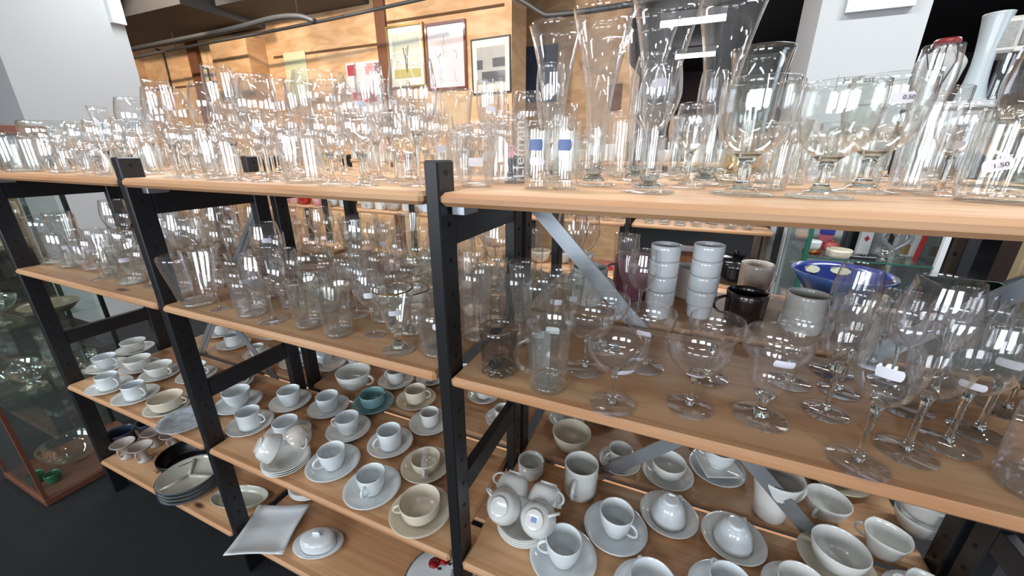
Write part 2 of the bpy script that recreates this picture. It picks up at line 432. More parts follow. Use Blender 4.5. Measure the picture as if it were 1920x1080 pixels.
K['tallshot'] = tumbler('thick_based_shooter', 'thick based tall shooter', [(.0215, 0), (.0225, .002), (.0225, .05), (.0235, .112)], base=.028, cat='glass', mat=GLT)
K['crystal'] = tumbler('cut_crystal_tumbler', 'faceted crystal whisky tumbler', [(.030, 0), (.033, .003), (.034, .04), (.035, .092)], t=.003, base=.016, cat='tumbler', mat=GLT, flutes=14)
K['smallcut'] = tumbler('faceted_juice_glass', 'small faceted juice glass', [(.022, 0), (.025, .003), (.028, .04), (.031, .085)], t=.0022, base=.010, cat='glass', mat=GLT, flutes=10)
K['barrel'] = tumbler('barrel_glass', 'rounded barrel glass', [(.025, 0), (.029, .003), (.038, .035), (.0395, .060), (.036, .095)], cat='glass')
K['giltum'] = tumbler('gilt_rim_tumbler', 'tumbler with gilt rim', [(.026, 0), (.028, .002), (.032, .04), (.038, .085)], cat='tumbler', rim=GOLD)
K['jar'] = tumbler('large_glass_jar', 'large round clear jar', [(.050, 0), (.054, .004), (.055, .05), (.053, .10), (.048, .115)], t=.0026, base=.010, cat='jar', mat=GLT)
K['vase'] = tumbler('waisted_glass_vase', 'tall waisted glass vase', [(.032, 0), (.035, .004), (.032, .022), (.027, .045), (.028, .09), (.033, .14), (.038, .172)], t=.0024, base=.014, cat='vase', mat=GLT)
K['chimney'] = tumbler('narrow_glass_vase', 'narrow cylinder glass vase', [(.024, 0), (.027, .003), (.029, .03), (.021, .08), (.019, .13), (.024, .175)], t=.0018, cat='vase')
K['beaker'] = tumbler('printed_beaker', 'short wide clear beaker', [(.033, 0), (.037, .003), (.037, .03), (.034, .07), (.031, .10)], t=.002, cat='glass')
K['bottle'] = tumbler('slim_glass_bottle', 'slim long necked glass bottle', [(.020, 0), (.023, .004), (.023, .08), (.019, .12), (.010, .15), (.0085, .23), (.010, .24)], t=.002, cat='bottle')
K['smoky'] = tumbler('smoky_tumbler', 'smoky grey starburst tumbler', [(.024, 0), (.028, .004), (.031, .02), (.034, .05), (.034, .085)], t=.0018, base=.018, cat='tumbler', mat=SMOKE, rim=SMOKE)
# handled glasses
def handled(key, src, name, desc, rad=.0055, out=.026, z0=.022, z1=.085, cat='mug'):
    k = K[src]; h = loop_handle(radius_at(k.P, z0) - .001, z0, radius_at(k.P, z1) - .001, z1, out, rad).mesh('handle', GLT)
    K[key] = Kind(name, cat, desc, k.parts + [('handle', h, None)], k.r * 1.28, k.h, k.P)
K['mugbody'] = tumbler('glass_mug', 'glass mug', [(.030, 0), (.033, .003), (.0335, .06), (.036, .105), (.040, .122)], t=.0024, base=.012, cat='mug', mat=GLT)
handled('mug', 'mugbody', 'glass_mug', 'clear handled glass mug')
K['teabody'] = tumbler('glass_teacup', 'glass teacup', [(.022, 0), (.026, .003), (.036, .03), (.040, .062)], t=.002, cat='cup')
handled('teacup', 'teabody', 'glass_teacup', 'small clear glass teacup', .004, .018, .016, .05, 'cup')
K['jugbody'] = tumbler('glass_jug', 'glass jug', [(.038, 0), (.043, .004), (.047, .05), (.038, .10), (.034, .13), (.040, .16)], t=.0024, cat='jug', mat=GLT)
handled('jug', 'jugbody', 'glass_jug', 'clear handled glass jug', .006, .034, .05, .145, 'jug')
# starburst foot for the smoky tumbler
_mb = MB()
for k in range(9):
    a = 2 * PI * k / 9
    _mb.tube([(.012 * math.cos(a), .012 * math.sin(a), .014), (.027 * math.cos(a), .027 * math.sin(a), .007), (.031 * math.cos(a), .031 * math.sin(a), .0045)], [.006, .0045, .003], 6)
K['smoky'].parts.append(('starburst_foot', _mb.mesh('starburst_foot', SOL), 'clear pointed starburst foot'))
_mb = MB(); rr = .0338
_mb.lathe([(rr, .014), (rr + .0006, .014), (rr + .0006, .088), (rr, .088), (rr, .014)], 10, a0=-PI * .47, a1=PI * .05)
K['frostmug'] = Kind('glass_mug', 'mug', 'measuring mug with frosted panel', K['mug'].parts + [('frosted_panel', _mb.mesh('frosted_panel', FROST), 'frosted side panel')], .036, K['mug'].h, K['mug'].P)

# porcelain
def cup_kind(name, desc, P, mat, t=.0024, handle=True, hz=(.018, .05), out=.020, rad=.0038, n=28, cat='cup', sq=None, foot=True):
    body = MB().lathe(shell(P, t, .005), n, sq=sq).mesh('cup_body', mat)
    parts = [('cup_body', body, None)]
    if handle:
        parts.append(('handle', loop_handle(radius_at(P, hz[0]) - .001, hz[0], radius_at(P, hz[1]) - .001, hz[1], out, rad).mesh('handle', mat), None))
    return Kind(name, cat, desc, parts, max(r for r, z in P) + (out * .55 if handle else 0), P[-1][1], P)
CUP = {}
CUP['coffee'] = cup_kind('coffee_cup', 'white porcelain coffee cup', [(.020, 0), (.023, .002), (.027, .012), (.034, .032), (.0365, .058)], CERB)
CUP['straight'] = cup_kind('straight_cup', 'straight sided white cup', [(.026, 0), (.030, .002), (.033, .012), (.034, .035), (.035, .060)], CERB)
CUP['tea'] = cup_kind('teacup', 'wide white teacup', [(.0215, 0), (.0235, .001), (.0235, .0045), (.036, .014), (.044, .034), (.047, .052)], CERA, hz=(.014, .044))
CUP['flare'] = cup_kind('flared_cup', 'flared white cup', [(.017, 0), (.0185, .001), (.0185, .005), (.027, .013), (.035, .030), (.041, .058)], CERB)
CUP['espresso'] = cup_kind('espresso_cup', 'small white espresso cup', [(.018, 0), (.021, .002), (.0265, .014), (.028, .034), (.0305, .052)], CERA, out=.016, hz=(.014, .044))
CUP['creamcup'] = cup_kind('cream_cup', 'cream coloured coffee cup', [(.024, 0), (.027, .002), (.035, .012), (.038, .030), (.039, .056)], CREAM)
CUP['tealcup'] = cup_kind('teal_cup', 'teal blue cup', [(.026, 0), (.030, .002), (.039, .012), (.042, .030), (.044, .052)], TEAL, out=.016)
CUP['mug'] = cup_kind('white_mug', 'straight white mug', [(.034, 0), (.037, .002), (.039, .012), (.0395, .05), (.0395, .085)], CERA, hz=(.02, .068), out=.026, rad=.005, cat='mug')
CUP['stackmug'] = cup_kind('stacking_mug', 'plain white stacking mug', [(.026, 0), (.029, .002), (.031, .032), (.0325, .036), (.036, .040), (.0365, .075)], CERB, t=.003, handle=False, cat='mug')
CUP['squarish'] = cup_kind('square_cup', 'rounded square white cup', [(.022, 0), (.026, .003), (.034, .025), (.043, .058)], CERA, n=40, sq=lambda a: 1 + .075 * (1 - abs(math.cos(2 * a)) ** .8) * 1.4)
CUP['pot'] = cup_kind('ribbed_pot', 'small round white lidless pot', [(.026, 0), (.030, .003), (.037, .020), (.036, .040), (.033, .046), (.037, .055)], CERA, handle=False, cat='pot')
CUP['bowlcup'] = cup_kind('breakfast_bowl', 'wide cream flowered bowl', [(.024, 0), (.028, .003), (.042, .018), (.052, .045), (.054, .060)], CREAM, handle=False, cat='bowl')
CUP['soup'] = cup_kind('soup_cup', 'large low cream soup cup', [(.026, 0), (.030, .003), (.044, .012), (.050, .030), (.052, .050)], CREAM, hz=(.02, .044), out=.018, cat='cup')
CUP['jugc'] = cup_kind('milk_jug', 'tapered white milk jug', [(.024, 0), (.027, .003), (.029, .03), (.034, .06), (.041, .092)], CERA, hz=(.025, .078), out=.022, cat='jug')

def saucer_kind(name, desc, r, mat, n=36, sq=None, h=.018, cat='saucer'):
    P = [(0, 0), (r * .42, 0), (r * .46, .0015), (r * .62, .003), (r * .84, h * .55), (r, h)]
    P2 = [(r, h), (r * .985, h + .0016), (r * .83, h * .62 + .002), (r * .62, .0058), (r * .40, .0044), (0, .0044)]
    me = MB().lathe(P + P2[1:], n, sq=sq).mesh(name, mat)
    return Kind(name, cat, desc, [(name, me, None)], r, h, None, True)
SAU = {'std': saucer_kind('saucer', 'white saucer', .0625, CERA), 'big': saucer_kind('saucer', 'wide white saucer', .0675, CERB),
       'cream': saucer_kind('saucer', 'cream saucer', .0645, CREAM), 'teal': saucer_kind('saucer', 'teal blue saucer', .066, TEAL),
       'small': saucer_kind('saucer', 'small white saucer', .054, CERA)}

# ------------------------------------------------------------------ placing and naming
PLACED = []           # (object, kind description, shelf, bay, category, x, y, own label or None)
OCC = {}              # shelf -> discs taken
SHELF_Z = {'top': 1.236, 'middle': .938, 'lower': .505, 'bottom': .167}
BAY_X = [(-1.95, -1.135, 'left'), (-1.135, -.318, 'middle'), (-.318, .60, 'right')]
def bay_of(x):
    for a, b, n in BAY_X:
        if a <= x < b: return n
    return 'left' if x < 0 else 'right'

def place(k, x, y, z, rz=0.0, s=1.0, sticker=None, label=None, group=None, shelf=None, tilt=None, extra_desc='', cat=None):
    """one instance: every part is an object of its own that shares the kind's mesh"""
    if k.single:
        root = link(k.parts[0][0], k.parts[0][1], None, (x, y, z))
    else:
        root = empty(k.name, (x, y, z))
        for pn, me, lb in k.parts:
            p = link(pn, me, root)
            if lb: p['label'] = lb
    if tilt is not None: root.rotation_euler = tilt
    else: root.rotation_euler = (0, 0, rz)
    root.scale = (s, s, s)
    desc = k.desc + extra_desc
    if sticker:
        me = k.sticker(*sticker)
        st = link('price_sticker', me, root); st['label'] = 'white paper price tag'
    root['category'] = cat or k.cat
    PLACED.append([root, desc, shelf, x, y, label, group])
    if shelf: OCC.setdefault(shelf, []).append((x, y, k.r * s))
    return root
def face(x, y): return math.atan2(-x, y) * -1.0 if False else math.atan2(x, y) * -1.0
# local -Y should look at the eye: rotate about z so (0,-1) points to (-x,-y)
def face_rz(x, y): return math.atan2(-y, -x) + PI / 2

def free(shelf, x, y, r, gap=.002):
    return all((x - a) ** 2 + (y - b) ** 2 >= (r + c + gap) ** 2 for a, b, c in OCC.get(shelf, []))
def settle(shelf, x, y, r):
    """nearest spot on the boards that is clear of what already stands there"""
    best = None
    for i in range(2200):
        a = i * 2.39996; q = .0021 * math.sqrt(i) * (1 if i < 120 else 1.6)
        X, Y = x + q * math.cos(a), y + q * math.sin(a)
        if not .468 + .6 * r < Y < 1.146 - .6 * r: continue
        if best is None: best = (X, Y)
        if free(shelf, X, Y, r, .0015): return X, Y
    return best or (x, min(max(y, .5), 1.1))
def put(key, px, py, shelf, top=None, s=1.0, tagz=None, label=None, turn=None, dic=None, group=None, tang=0.0, ttilt=0.0, big=False, extra=''):
    k = (dic or K)[key]; z = SHELF_Z[shelf] + .0004
    p = at(px, py, z)
    if top is not None:
        s = max(.6, min(1.7, height(p, top) / k.h))
    x, y = settle(shelf, p.x, p.y, k.r * s)
    st = None
    if tagz: st = (k.h * tagz, round((.0115 if big else .0115) / s, 4), round((.0062 if big else .0056) / s, 4), tang, ttilt)
    rz = face_rz(x, y) if turn is None else R(turn)
    return place(k, x, y, z, rz, s, st, label, group, shelf, extra_desc=extra)

def fill(shelf, x0, x1, y0, y1, mix, tries, gap=.002, tags=.22, smin=.9, smax=1.1, group=None):
    names = [a for a, b in mix]; wts = [b for a, b in mix]
    for _ in range(tries):
        k = K[random.choices(names, wts)[0]]; s = random.uniform(smin, smax); r = k.r * s
        if x1 - x0 < 2 * r or y1 - y0 < 2 * r: continue
        x = random.uniform(x0 + r, x1 - r); y = random.uniform(y0 + r, y1 - r)
        if not free(shelf, x, y, r, gap): continue
        st = None
        if random.random() < tags and k.P: st = (k.h * random.choice([.62, .7, .78]) , .0115, .0058, 0.0, random.choice([-.2, 0, .15]))
        place(k, x, y, SHELF_Z[shelf] + .0004, face_rz(x, y) + random.uniform(-.9, .9), s, st, None, group, shelf)

ORD = ['first', 'second', 'third', 'fourth', 'fifth', 'sixth', 'seventh', 'eighth', 'ninth', 'tenth', 'eleventh', 'twelfth', 'thirteenth', 'fourteenth', 'fifteenth', 'sixteenth', 'seventeenth', 'eighteenth', 'nineteenth', 'twentieth']
ROWS = [(.575, 'front row'), (.665, 'second row'), (.80, 'third row'), (.945, 'fourth row'), (9, 'back row')]
def row_of(y):
    for lim, n in ROWS:
        if y < lim: return n
def finish_labels():
    groups = {}
    for e in PLACED:
        root, desc, shelf, x, y, label, group = e
        tagged = any(c.name.startswith('price_sticker') for c in root.children)
        if shelf: root['group'] = group or ('%s on the %s shelf' % ({'cup': 'cups', 'saucer': 'saucers'}.get(root['category'], 'glassware'), shelf))
        elif group: root['group'] = group
        if label: root['label'] = label; continue
        d = ('tagged ' if tagged else '') + desc
        groups.setdefault((d, shelf, bay_of(x), row_of(y)), []).append((x, root))
    for (d, shelf, bay, row), lst in groups.items():
        lst.sort(key=lambda t: t[0])
        for i, (x, root) in enumerate(lst):
            where = '%s, %s shelf, %s bay' % (row, shelf, bay)
            root['label'] = ('%s in the %s' % (d, where)) if len(lst) == 1 else '%s, %s from left, %s' % (d, ORD[min(i, 19)], where)

# ------------------------------------------------------------------ room
def sbox(name, x0, x1, y0, y1, z0, z1, mat, bev=0.0):
    cx, cy_, cz = (x0 + x1) / 2, (y0 + y1) / 2, (z0 + z1) / 2
    return struct(MB().box(x0 - cx, x1 - cx, y0 - cy_, y1 - cy_, z0 - cz, z1 - cz, bev).obj(name, mat, loc=(cx, cy_, cz)))
LIGHTWALL = plain('pale_wall_paint', (.42, .42, .41), .8, var=.05, scale=2)
MAROON = plain('dark_maroon_wall', (.07, .045, .05), .8, var=.3, scale=2)
COLW = plain('column_paint', (.385, .392, .392), .75, var=.03, scale=2)
sbox('floor', -9, 6, -4.1, 11.1, -.1, 0, CARPET)
sbox('ceiling', -9, 6, -4.1, 11.1, 3.05, 3.15, DARK)
sbox('wall_front', -9, 6, -4.2, -4.02, 0, 3.05, LIGHTWALL)
sbox('wall_left', -9.1, -9, -4.1, 3.7, 0, 3.05, PLY)
sbox('wall_right', 6, 6.1, -4.1, 11.1, 0, 3.05, MAROON)
sbox('wall_far', -2.2, 6, 11, 11.1, 0, 3.05, MAROON)
sbox('wall_back', -9, -2.0, 3.6, 3.72, 0, 3.05, PLY)
sbox('wall_corner', -2.0, -1.53, 3.6, 3.95, 0, 3.05, PLY)
sbox('wall_recess', -2.4, -.72, 4.9, 5.0, 0, 2.95, PLY)
sbox('wall_recess_side', -2.4, -2.3, 3.95, 4.9, 0, 3.05, PLY)
sbox('beam_soffit', -9, -4.55, 2.75, 3.6, 2.60, 3.05, DARK)
sbox('beam_soffit', -4.55, -3.05, 3.05, 3.6, 2.66, 3.05, DARK)
sbox('pillar_left', -4.62, -4.0, 1.285, 1.985, 0, 3.05, COLW)
sbox('pillar_right', .468, .85, 2.4, 2.82, 0, 3.05, COLW)
sbox('trim_pilaster', -5.25, -4.62, 3.38, 3.6, 0, 2.5, PLY)
sbox('trim_pilaster', -7.6, -7.05, 3.42, 3.6, 0, 2.62, PLY)
sbox('trim_batten', -2.98, -2.86, 3.57, 3.6, 0, 3.05, BATT)
sbox('trim_batten', -5.98, -5.80, 3.55, 3.6, 0, 2.62, BATT)
PIPE_SHADOW = plain('painted_pipe_shadow', (.10, .05, .02), .8)  # dark strips on the plywood that paint in the shadows of the conduits
for x0, x1, z in ((-2.86, -1.6, 2.47), (-4.5, -2.98, 2.30), (-7.0, -6.0, 2.10), (-5.78, -5.27, 2.12)):
    sbox('trim_pipe_shadow', x0, x1, 3.594, 3.6, z, z + .022, PIPE_SHADOW)
# conduits under the ceiling
PIPE = plain('conduit_grey', (.06, .06, .062), .5, .3)
def pipe(pts, r, label, hang=(1, -2)):
    base = Vector(pts[0]); o = MB().tube([Vector(p) - base for p in catmull([tuple(p) for p in pts], 6)], r, 10).obj('conduit_pipe', PIPE, loc=base)
    if hang:
        for t in hang:
            q = Vector(pts[t]) - base
            MB().tube([q, q + Vector((0, 0, 3.05 - q.z - base.z))], .006, 6).obj('hanger_rod', PIPE, parent=o)
    tag(o, label, 'pipe', 'ceiling conduits'); return o
pipe([atY(px, py, 2.7) for px, py in ((200, 105), (245, 93), (420, 58), (510, 35), (560, 31), (590, 40))], .022, 'thick grey conduit running along the plywood wall under the dark soffit')
pipe([atY(px, py, 3.1) for px, py in ((230, 113), (330, 92), (480, 64), (610, 38), (720, 14), (800, -4))], .014, 'thin grey conduit crossing the whole plywood wall below the thicker one')
pipe([atY(px, py, 3.3) for px, py in ((930, -25), (985, 5), (1015, 24), (1035, 28), (1120, 18), (1240, -2))], .020, 'grey conduit bending round the plywood corner above the flared glasses')
pipe([atY(px, py, 3.585) for px, py in ((292, 92), (304, 98), (310, 118), (318, 150), (322, 175))], .010, 'thin conduit dropping down the plywood beside the white pillar', ())

# framed pictures on the plywood wall
def picture(name, x0, x1, z0, z1, fmat, fw, deep, label, paint, y=3.6, tilt=0.0, cat='picture'):
    w_, h_ = x1 - x0, z1 - z0
    root = empty(name, ((x0 + x1) / 2, y - .002, (z0 + z1) / 2)); root.rotation_euler = (0, tilt, 0)
    f = MB(); a, b = w_ / 2, h_ / 2
    f.box(-a, a, -deep, 0, b - fw, b); f.box(-a, a, -deep, 0, -b, -b + fw); f.box(-a, -a + fw, -deep, 0, -b + fw, b - fw); f.box(a - fw, a, -deep, 0, -b + fw, b - fw)
    f.obj('frame', fmat, parent=root)
    paint(root, a - fw, b - fw, deep)
    tag(root, label, cat, 'pictures on the plywood wall')
    return root
MATB = plain('mount_board', (.72, .70, .60), .7, var=.02)
def sheet(root, name, a, b, y, mat): return MB().box(-a, a, y - .002, y, -b, b).obj(name, mat, parent=root)
def p_tree(root, a, b, d):
    sheet(root, 'mount', a, b, -d * .45, MATB)
    g = plain('print_sky', (.50, .52, .44), .6, scale=4, var=.2)
    MB().box(-a * .78, a * .78, -d * .45 - .005, -d * .45 - .003, -b * .42, b * .80).obj('print', g, parent=root)
    MB().box(-a * .78, a * .78, -d * .45 - .007, -d * .45 - .003, -b * .72, -b * .42).obj('meadow', plain('print_meadow', (.42, .36, .10), .6), parent=root)
    t = MB(); y = -d * .45 - .008
    t.tube([(0, y, -b * .55), (-.01, y, -b * .1), (-.03, y, b * .3)], .004, 5); t.tube([(0, y, -b * .5), (.012, y, -b * .05), (.03, y, b * .35)], .003, 5)
    t.tube([(-.01, y, -b * .1), (.01, y, b * .28)], .0025, 5)
    t.obj('bare_tree', plain('print_tree', (.10, .09, .07), .7), parent=root)
def p_drawing(root, a, b, d):
    sheet(root, 'drawing', a, b, -d * .45, plain('pale_lilac_paper', (.62, .55, .57), .35, var=.06, scale=5, coat=.6))
    t = MB(); y = -d * .45 - .004; rr = random.Random(4)
    for k in range(9):
        x, z = rr.uniform(-.6, .5) * a, rr.uniform(-.6, .7) * b; pts = []
        for j in range(5): pts.append((x, y, z)); x += rr.uniform(-.02, .03); z += rr.uniform(-.05, .02)
        t.tube(pts, .0014, 4)
    t.obj('pencil_lines', plain('pencil', (.35, .30, .32), .8), parent=root)
def p_photo(root, a, b, d):
    sheet(root, 'mount', a, b, -d * .45, MATB)
    y = -d * .45
    MB().box(-a * .76, a * .76, y - .004, y - .002, -b * .66, b * .72).obj('print', plain('grey_print', (.36, .35, .33), .4, scale=7, var=.35, coat=.6), parent=root)
    m = MB(); m.box(-a * .76, -a * .45, y - .006, y - .004, -b * .1, b * .25); m.box(a * .1, a * .76, y - .006, y - .004, -b * .05, b * .28); m.box(-a * .5, a * .76, y - .006, y - .004, -b * .6, -b * .2)
    m.obj('dark_shapes', plain('print_dark', (.07, .07, .075), .4, coat=.5), parent=root)
FG = plain('gold_frame', (.30, .20, .07), .35, .6); FR = plain('mahogany_frame', (.14, .035, .022), .3, coat=.5); FB = plain('dark_wood_frame', (.02, .015, .014), .35)
picture('framed_picture', -2.86, -2.43, 1.90, 2.44, FG, .016, .03, 'gold framed print of a bare tree, leftmost of the three framed pictures', p_tree, tilt=0)
picture('framed_picture', -2.41, -1.975, 1.855, 2.415, FR, .020, .03, 'mahogany framed pale drawing between the tree print and the grey photograph', p_drawing)
picture('framed_picture', -1.925, -1.535, 1.80, 2.25, FB, .010, .02, 'thin black framed grey landscape photograph beside the plywood corner', p_photo, tilt=R(-1))
def p_small(root, a, b, d): sheet(root, 'print', a, b, -d * .4, plain('cream_print', (.62, .52, .34), .6, scale=8, var=.15))
p = atY(383, 147, 3.6); picture('framed_picture', p.x - .13, p.x + .13, p.z - .12, p.z + .11, FB, .008, .02, 'tiny dark framed cream print on the plywood near the brown batten', p_small)
p0, p1 = atY(535, 113, 3.6), atY(583, 180, 3.6)
o = MB().box(-.17, .17, -.004, 0, -.30, .17).obj('poster', plain('pale_green_poster', (.56, .58, .38), .6, scale=6, var=.12), loc=((p0.x + p1.x) / 2, 3.597, 2.17)); tag(o, 'pale yellow green unframed poster pinned on the plywood', 'poster')
root = empty('collage_poster', (-3.18, 3.60, 1.95)); tag(root, 'pink and red photo collage poster left of the gold framed picture', 'poster')
MB().box(-.26, .26, -.012, 0, -.30, .22).obj('backing', plain('poster_white', (.72, .66, .66), .6), parent=root)
rr = random.Random(2); tones = [(.40, .06, .08), (.62, .30, .30), (.24, .16, .17), (.70, .62, .60), (.55, .12, .12)]
for j in range(3):
    for i in range(4):
        if rr.random() < .3: continue
        c = rr.randrange(5)
        MB().box(-.24 + i * .12, -.13 + i * .12, -.015, -.012, .10 - j * .13, .20 - j * .13).obj('photo', plain('collage%d' % c, tones[c], .5, var=.4, scale=20), parent=root)
o = MB().box(-.2, .2, -.01, 0, -.3, .3).obj('poster', plain('dark_blue_poster', (.05, .07, .13), .5, scale=7, var=.7), loc=(atY(1015, 140, 4.9).x, 4.895, atY(1015, 140, 4.9).z)); tag(o, 'dark blue poster on the recessed plywood beyond the corner', 'poster')
# gable shaped plywood panel seen between the flared glasses
g = MB(); c = atY(1150, 150, 4.6)
g.poly([(-.26, 0, -.6), (.26, 0, -.6), (.26, 0, .02), (0, 0, .30), (-.26, 0, .02)], .05, (0, 1, 0))
o = g.obj('gable_panel', PLY, loc=(c.x, 4.6, c.z)); tag(o, 'orange plywood panel with a gable top seen between flared glasses', 'panel')
MB().box(-.03, .10, -.012, 0, -.30, -.04).obj('opening', BATT, parent=o)
sbox('trim_stand', c.x - .2, c.x + .2, 4.6, 4.66, 0, c.z - .6, PLY)

# lit tubes far back
TUBEM = plain('lit_tube', (1, .98, .94), .4, emit=14.0, var=0)
for n, (px, py, ln) in enumerate(((1298, 40, .80), (1303, 104, .66))):
    p = at(px, py, 2.93)
    r = empty('fluorescent_lamp', (p.x, p.y, 3.05)); tag(r, ['nearer lit fluorescent tube under the dark ceiling', 'farther lit fluorescent tube under the dark ceiling'][n], 'lamp', 'fluorescent tubes')
    MB().box(-ln / 2, ln / 2, -.06, .06, -.09, 0).obj('housing', WHITE, parent=r)
    MB().tube([(-ln / 2, 0, -.125), (ln / 2, 0, -.125)], .03, 12).obj('tube', TUBEM, parent=r)

# ------------------------------------------------------------------ shelving
FX = [-1.950, -1.150, -.337, .562]; PWID = .024
FRONT = (.474, .518, .755, .797); REAR = (.817, .859, 1.098, 1.142)
def shelf_frame(x, ys, label, grp, top=1.279):
    r = empty('shelving_upright', (x + PWID / 2, (ys[0] + ys[3]) / 2, 0)); oy = (ys[0] + ys[3]) / 2
    for a, b in ((ys[0], ys[1]), (ys[2], ys[3])):
        h = MB(); yc = (a + b) / 2 - oy; h.box(-PWID / 2, PWID / 2, a - oy, b - oy, 0, top, .0025); h.m = 1
        z = top - .017
        while z > .1:
            for sx in (1, -1):
                h.lathe([(0, -.001), (.0042, -.001), (.0042, .0012), (0, .0012)], 8, False, M=Matrix.Translation((sx * (PWID / 2) - .0006, yc, z)) @ Matrix.Rotation(PI / 2, 4, 'Y'))
            z -= .0555 if z < 1.2 else .075
        h.obj('post', BLACK, HOLE, parent=r)
    for z0, z1 in ((1.152, 1.208), (.645, .695), (.07, .12)):
        MB().box(-PWID / 2 + .002, PWID / 2 - .002, ys[1] - oy, ys[2] - oy, z0, z1, .002).obj('crossbar', BLACK, parent=r)
    return tag(r, label, 'shelf frame', grp)
wh = ['at the far left end of the shelving', 'between the left and middle bays', 'between the middle and right bays', 'at the right end of the shelving']
for x, t in zip(FX, wh):
    shelf_frame(x, FRONT, 'black ladder frame with peg holes ' + t + ', front side', 'black shelf frames')
    shelf_frame(x, REAR, 'black ladder frame ' + t + ', rear side', 'black shelf frames', 1.279 if x < .5 else 1.21)
BX = [(-1.924, -1.153), (-1.124, -.340), (-.311, .559)]
THK = .019
CLIP = MB().box(-.011, .011, -.012, .03, -.008, .0085, .001).mesh('shelf_clip', GALV)
for bi, (x0, x1) in enumerate(BX):
    bn = ['left', 'middle', 'right'][bi]
    for sn, z in SHELF_Z.items():
        for side, (y0, y1) in (('front', (.468, .7965)), ('rear', (.7985 if sn == 'top' else .816, 1.146))):
            o = MB().box(-(x1 - x0) / 2, (x1 - x0) / 2, -(y1 - y0) / 2, (y1 - y0) / 2, -THK, 0, .006).obj('shelf_board', PINE, loc=((x0 + x1) / 2, (y0 + y1) / 2, z))
            tag(o, 'pine shelf board, %s shelf of the %s bay, %s unit' % (sn, bn, side), 'shelf', 'pine shelf boards')
            for sx in (-1, 1):
                for yy in (-.12, .12):
                    link('shelf_clip', CLIP, o, (sx * ((x1 - x0) / 2 - .012), yy, -THK - .008))
def brace(xa, za, xb, zb, y, label):
    L_ = math.hypot(xb - xa, zb - za); a = math.atan2(zb - za, xb - xa)
    m = MB(); m.box(-L_ / 2, L_ / 2, 0, .0018, -.017, .0165); m.box(-L_ / 2, L_ / 2, -.0022, 0, .0, .0165)
    o = m.obj('diagonal_brace', GALV, loc=((xa + xb) / 2, y, (za + zb) / 2)); o.rotation_euler = (0, -a, 0)
    return tag(o, label, 'brace', 'galvanised cross braces')
brace(-.30, 1.195, .548, .32, .804, 'galvanised steel brace falling to the right across the back of the right bay')
brace(-.30, .30, .548, 1.145, .8105, 'galvanised steel brace rising to the right across the back of the right bay')
brace(-1.912, .31, -1.16, 1.165, .804, 'galvanised steel brace rising to the right across the back of the left bay')
brace(-1.912, 1.165, -1.16, .31, .8105, 'galvanised steel brace falling to the right across the back of the left bay')

# ------------------------------------------------------------------ top shelf
for sh in ('top', 'middle', 'lower', 'bottom'):
    for x in FX:
        for ys in (FRONT, REAR):
            if sh != 'top' or True:
                OCC.setdefault(sh, []).append((x + PWID / 2, (ys[0] + ys[1]) / 2, .026)); OCC[sh].append((x + PWID / 2, (ys[2] + ys[3]) / 2, .026))
T = 'top'
put('tumbler', 48, 322, T, 249, label='big straight tumbler at the far left end of the top shelf')
put('footbowl', 128, 318, T, 218, label='round footed bowl standing up against the white pillar on the top shelf')
put('chimney', 215, 316, T, 200, label='narrow glass vase rising against the white pillar')
put('teacup', 108, 316, T, 258); put('barrel', 160, 318, T, 268); put('barrel', 195, 316, T, 262)
put('smallwine', 250, 312, T, 248)
put('bigwine', 300, 326, T, 186, label='wide bowled wine glass at the left edge of the plywood, beside the first black post')
# tall balloons of the middle bay
put('balloon', 345, 318, T, 166, tagz=.75)
put('bigwine', 412, 318, T, 156, label='round balloon glass below the tiny cream print')
put('balloon', 492, 322, T, 146)
put('bigwine', 585, 322, T, 136, label='tallest balloon glass, in front of the pale green poster')
put('balloon', 640, 318, T, 152, tagz=.72)
put('bigwine', 692, 332, T, 160, tagz=.78, label='large balloon glass at the front of the middle bay below the collage poster')
put('balloon', 748, 318, T, 152, tagz=.75)
put('wine', 352, 330, T, 248); put('smallwine', 405, 332, T, 238); put('wine', 455, 332, T, 240); put('sherry', 505, 336, T, 250)
put('smallwine', 545, 335, T, 238); put('wine', 610, 337, T, 232); put('smallwine', 640, 340, T, 245); put('wine', 745, 342, T, 210); put('smallwine', 785, 342, T, 205)
put('flute', 818, 320, T, 172, tagz=.75, label='oval tulip glass with tag rising behind the middle black post')
put('vase', 862, 322, T, 170, label='thick crystal vase between the mahogany frame and the grey photograph')
# right bay
put('taper', 893, 350, T, 250, tagz=.48, big=True, label='tapered tumbler with tag at the left end of the right bay, top shelf')
bk = put('beaker', 950, 342, T, 214, label='wide clear beaker with white vertical lettering beside the two shooters')
s1 = put('tallshot', 1006, 353, T, 228, tagz=.42, label='thick based shooter with blue print and tag, left of the pair')
s2 = put('tallshot', 1058, 354, T, 228, label='thick based shooter with blue print, right of the pair')
put('pilsner', 1026, 336, T, 50, label='leftmost tall flared pilsner glass')
put('pilsner', 1112, 346, T, 18, label='tall flared pilsner glass, second from the left at the front')
put('pilsner', 1118, 325, T, 58, label='flared pilsner glass half hidden behind the second one')
put('pilsner', 1190, 338, T, 40, label='flared pilsner glass behind the tallest one')
put('pilsner', 1214, 360, T, -6, label='tallest flared pilsner glass at the front edge of the top shelf')
put('pilsner', 1320, 346, T, -12, label='rightmost tall flared pilsner glass in front of the white pillar edge')
v_ = put('vase', 1380, 344, T, 84, label='waisted glass vase with an amber tinge at its foot')
o_ = MB().lathe([(0, .0145), (.0265, .0145), (.0245, .030), (.022, .040), (0, .040)], 24).obj('amber_foot', AMBER, parent=v_); o_['label'] = 'amber tinted glass'
put('goblet', 1388, 364, T, 150, label='thick goblet in front of the waisted vase')
put('goblet', 1503, 369, T, 156, label='thick goblet standing before the right white pillar, left of two')
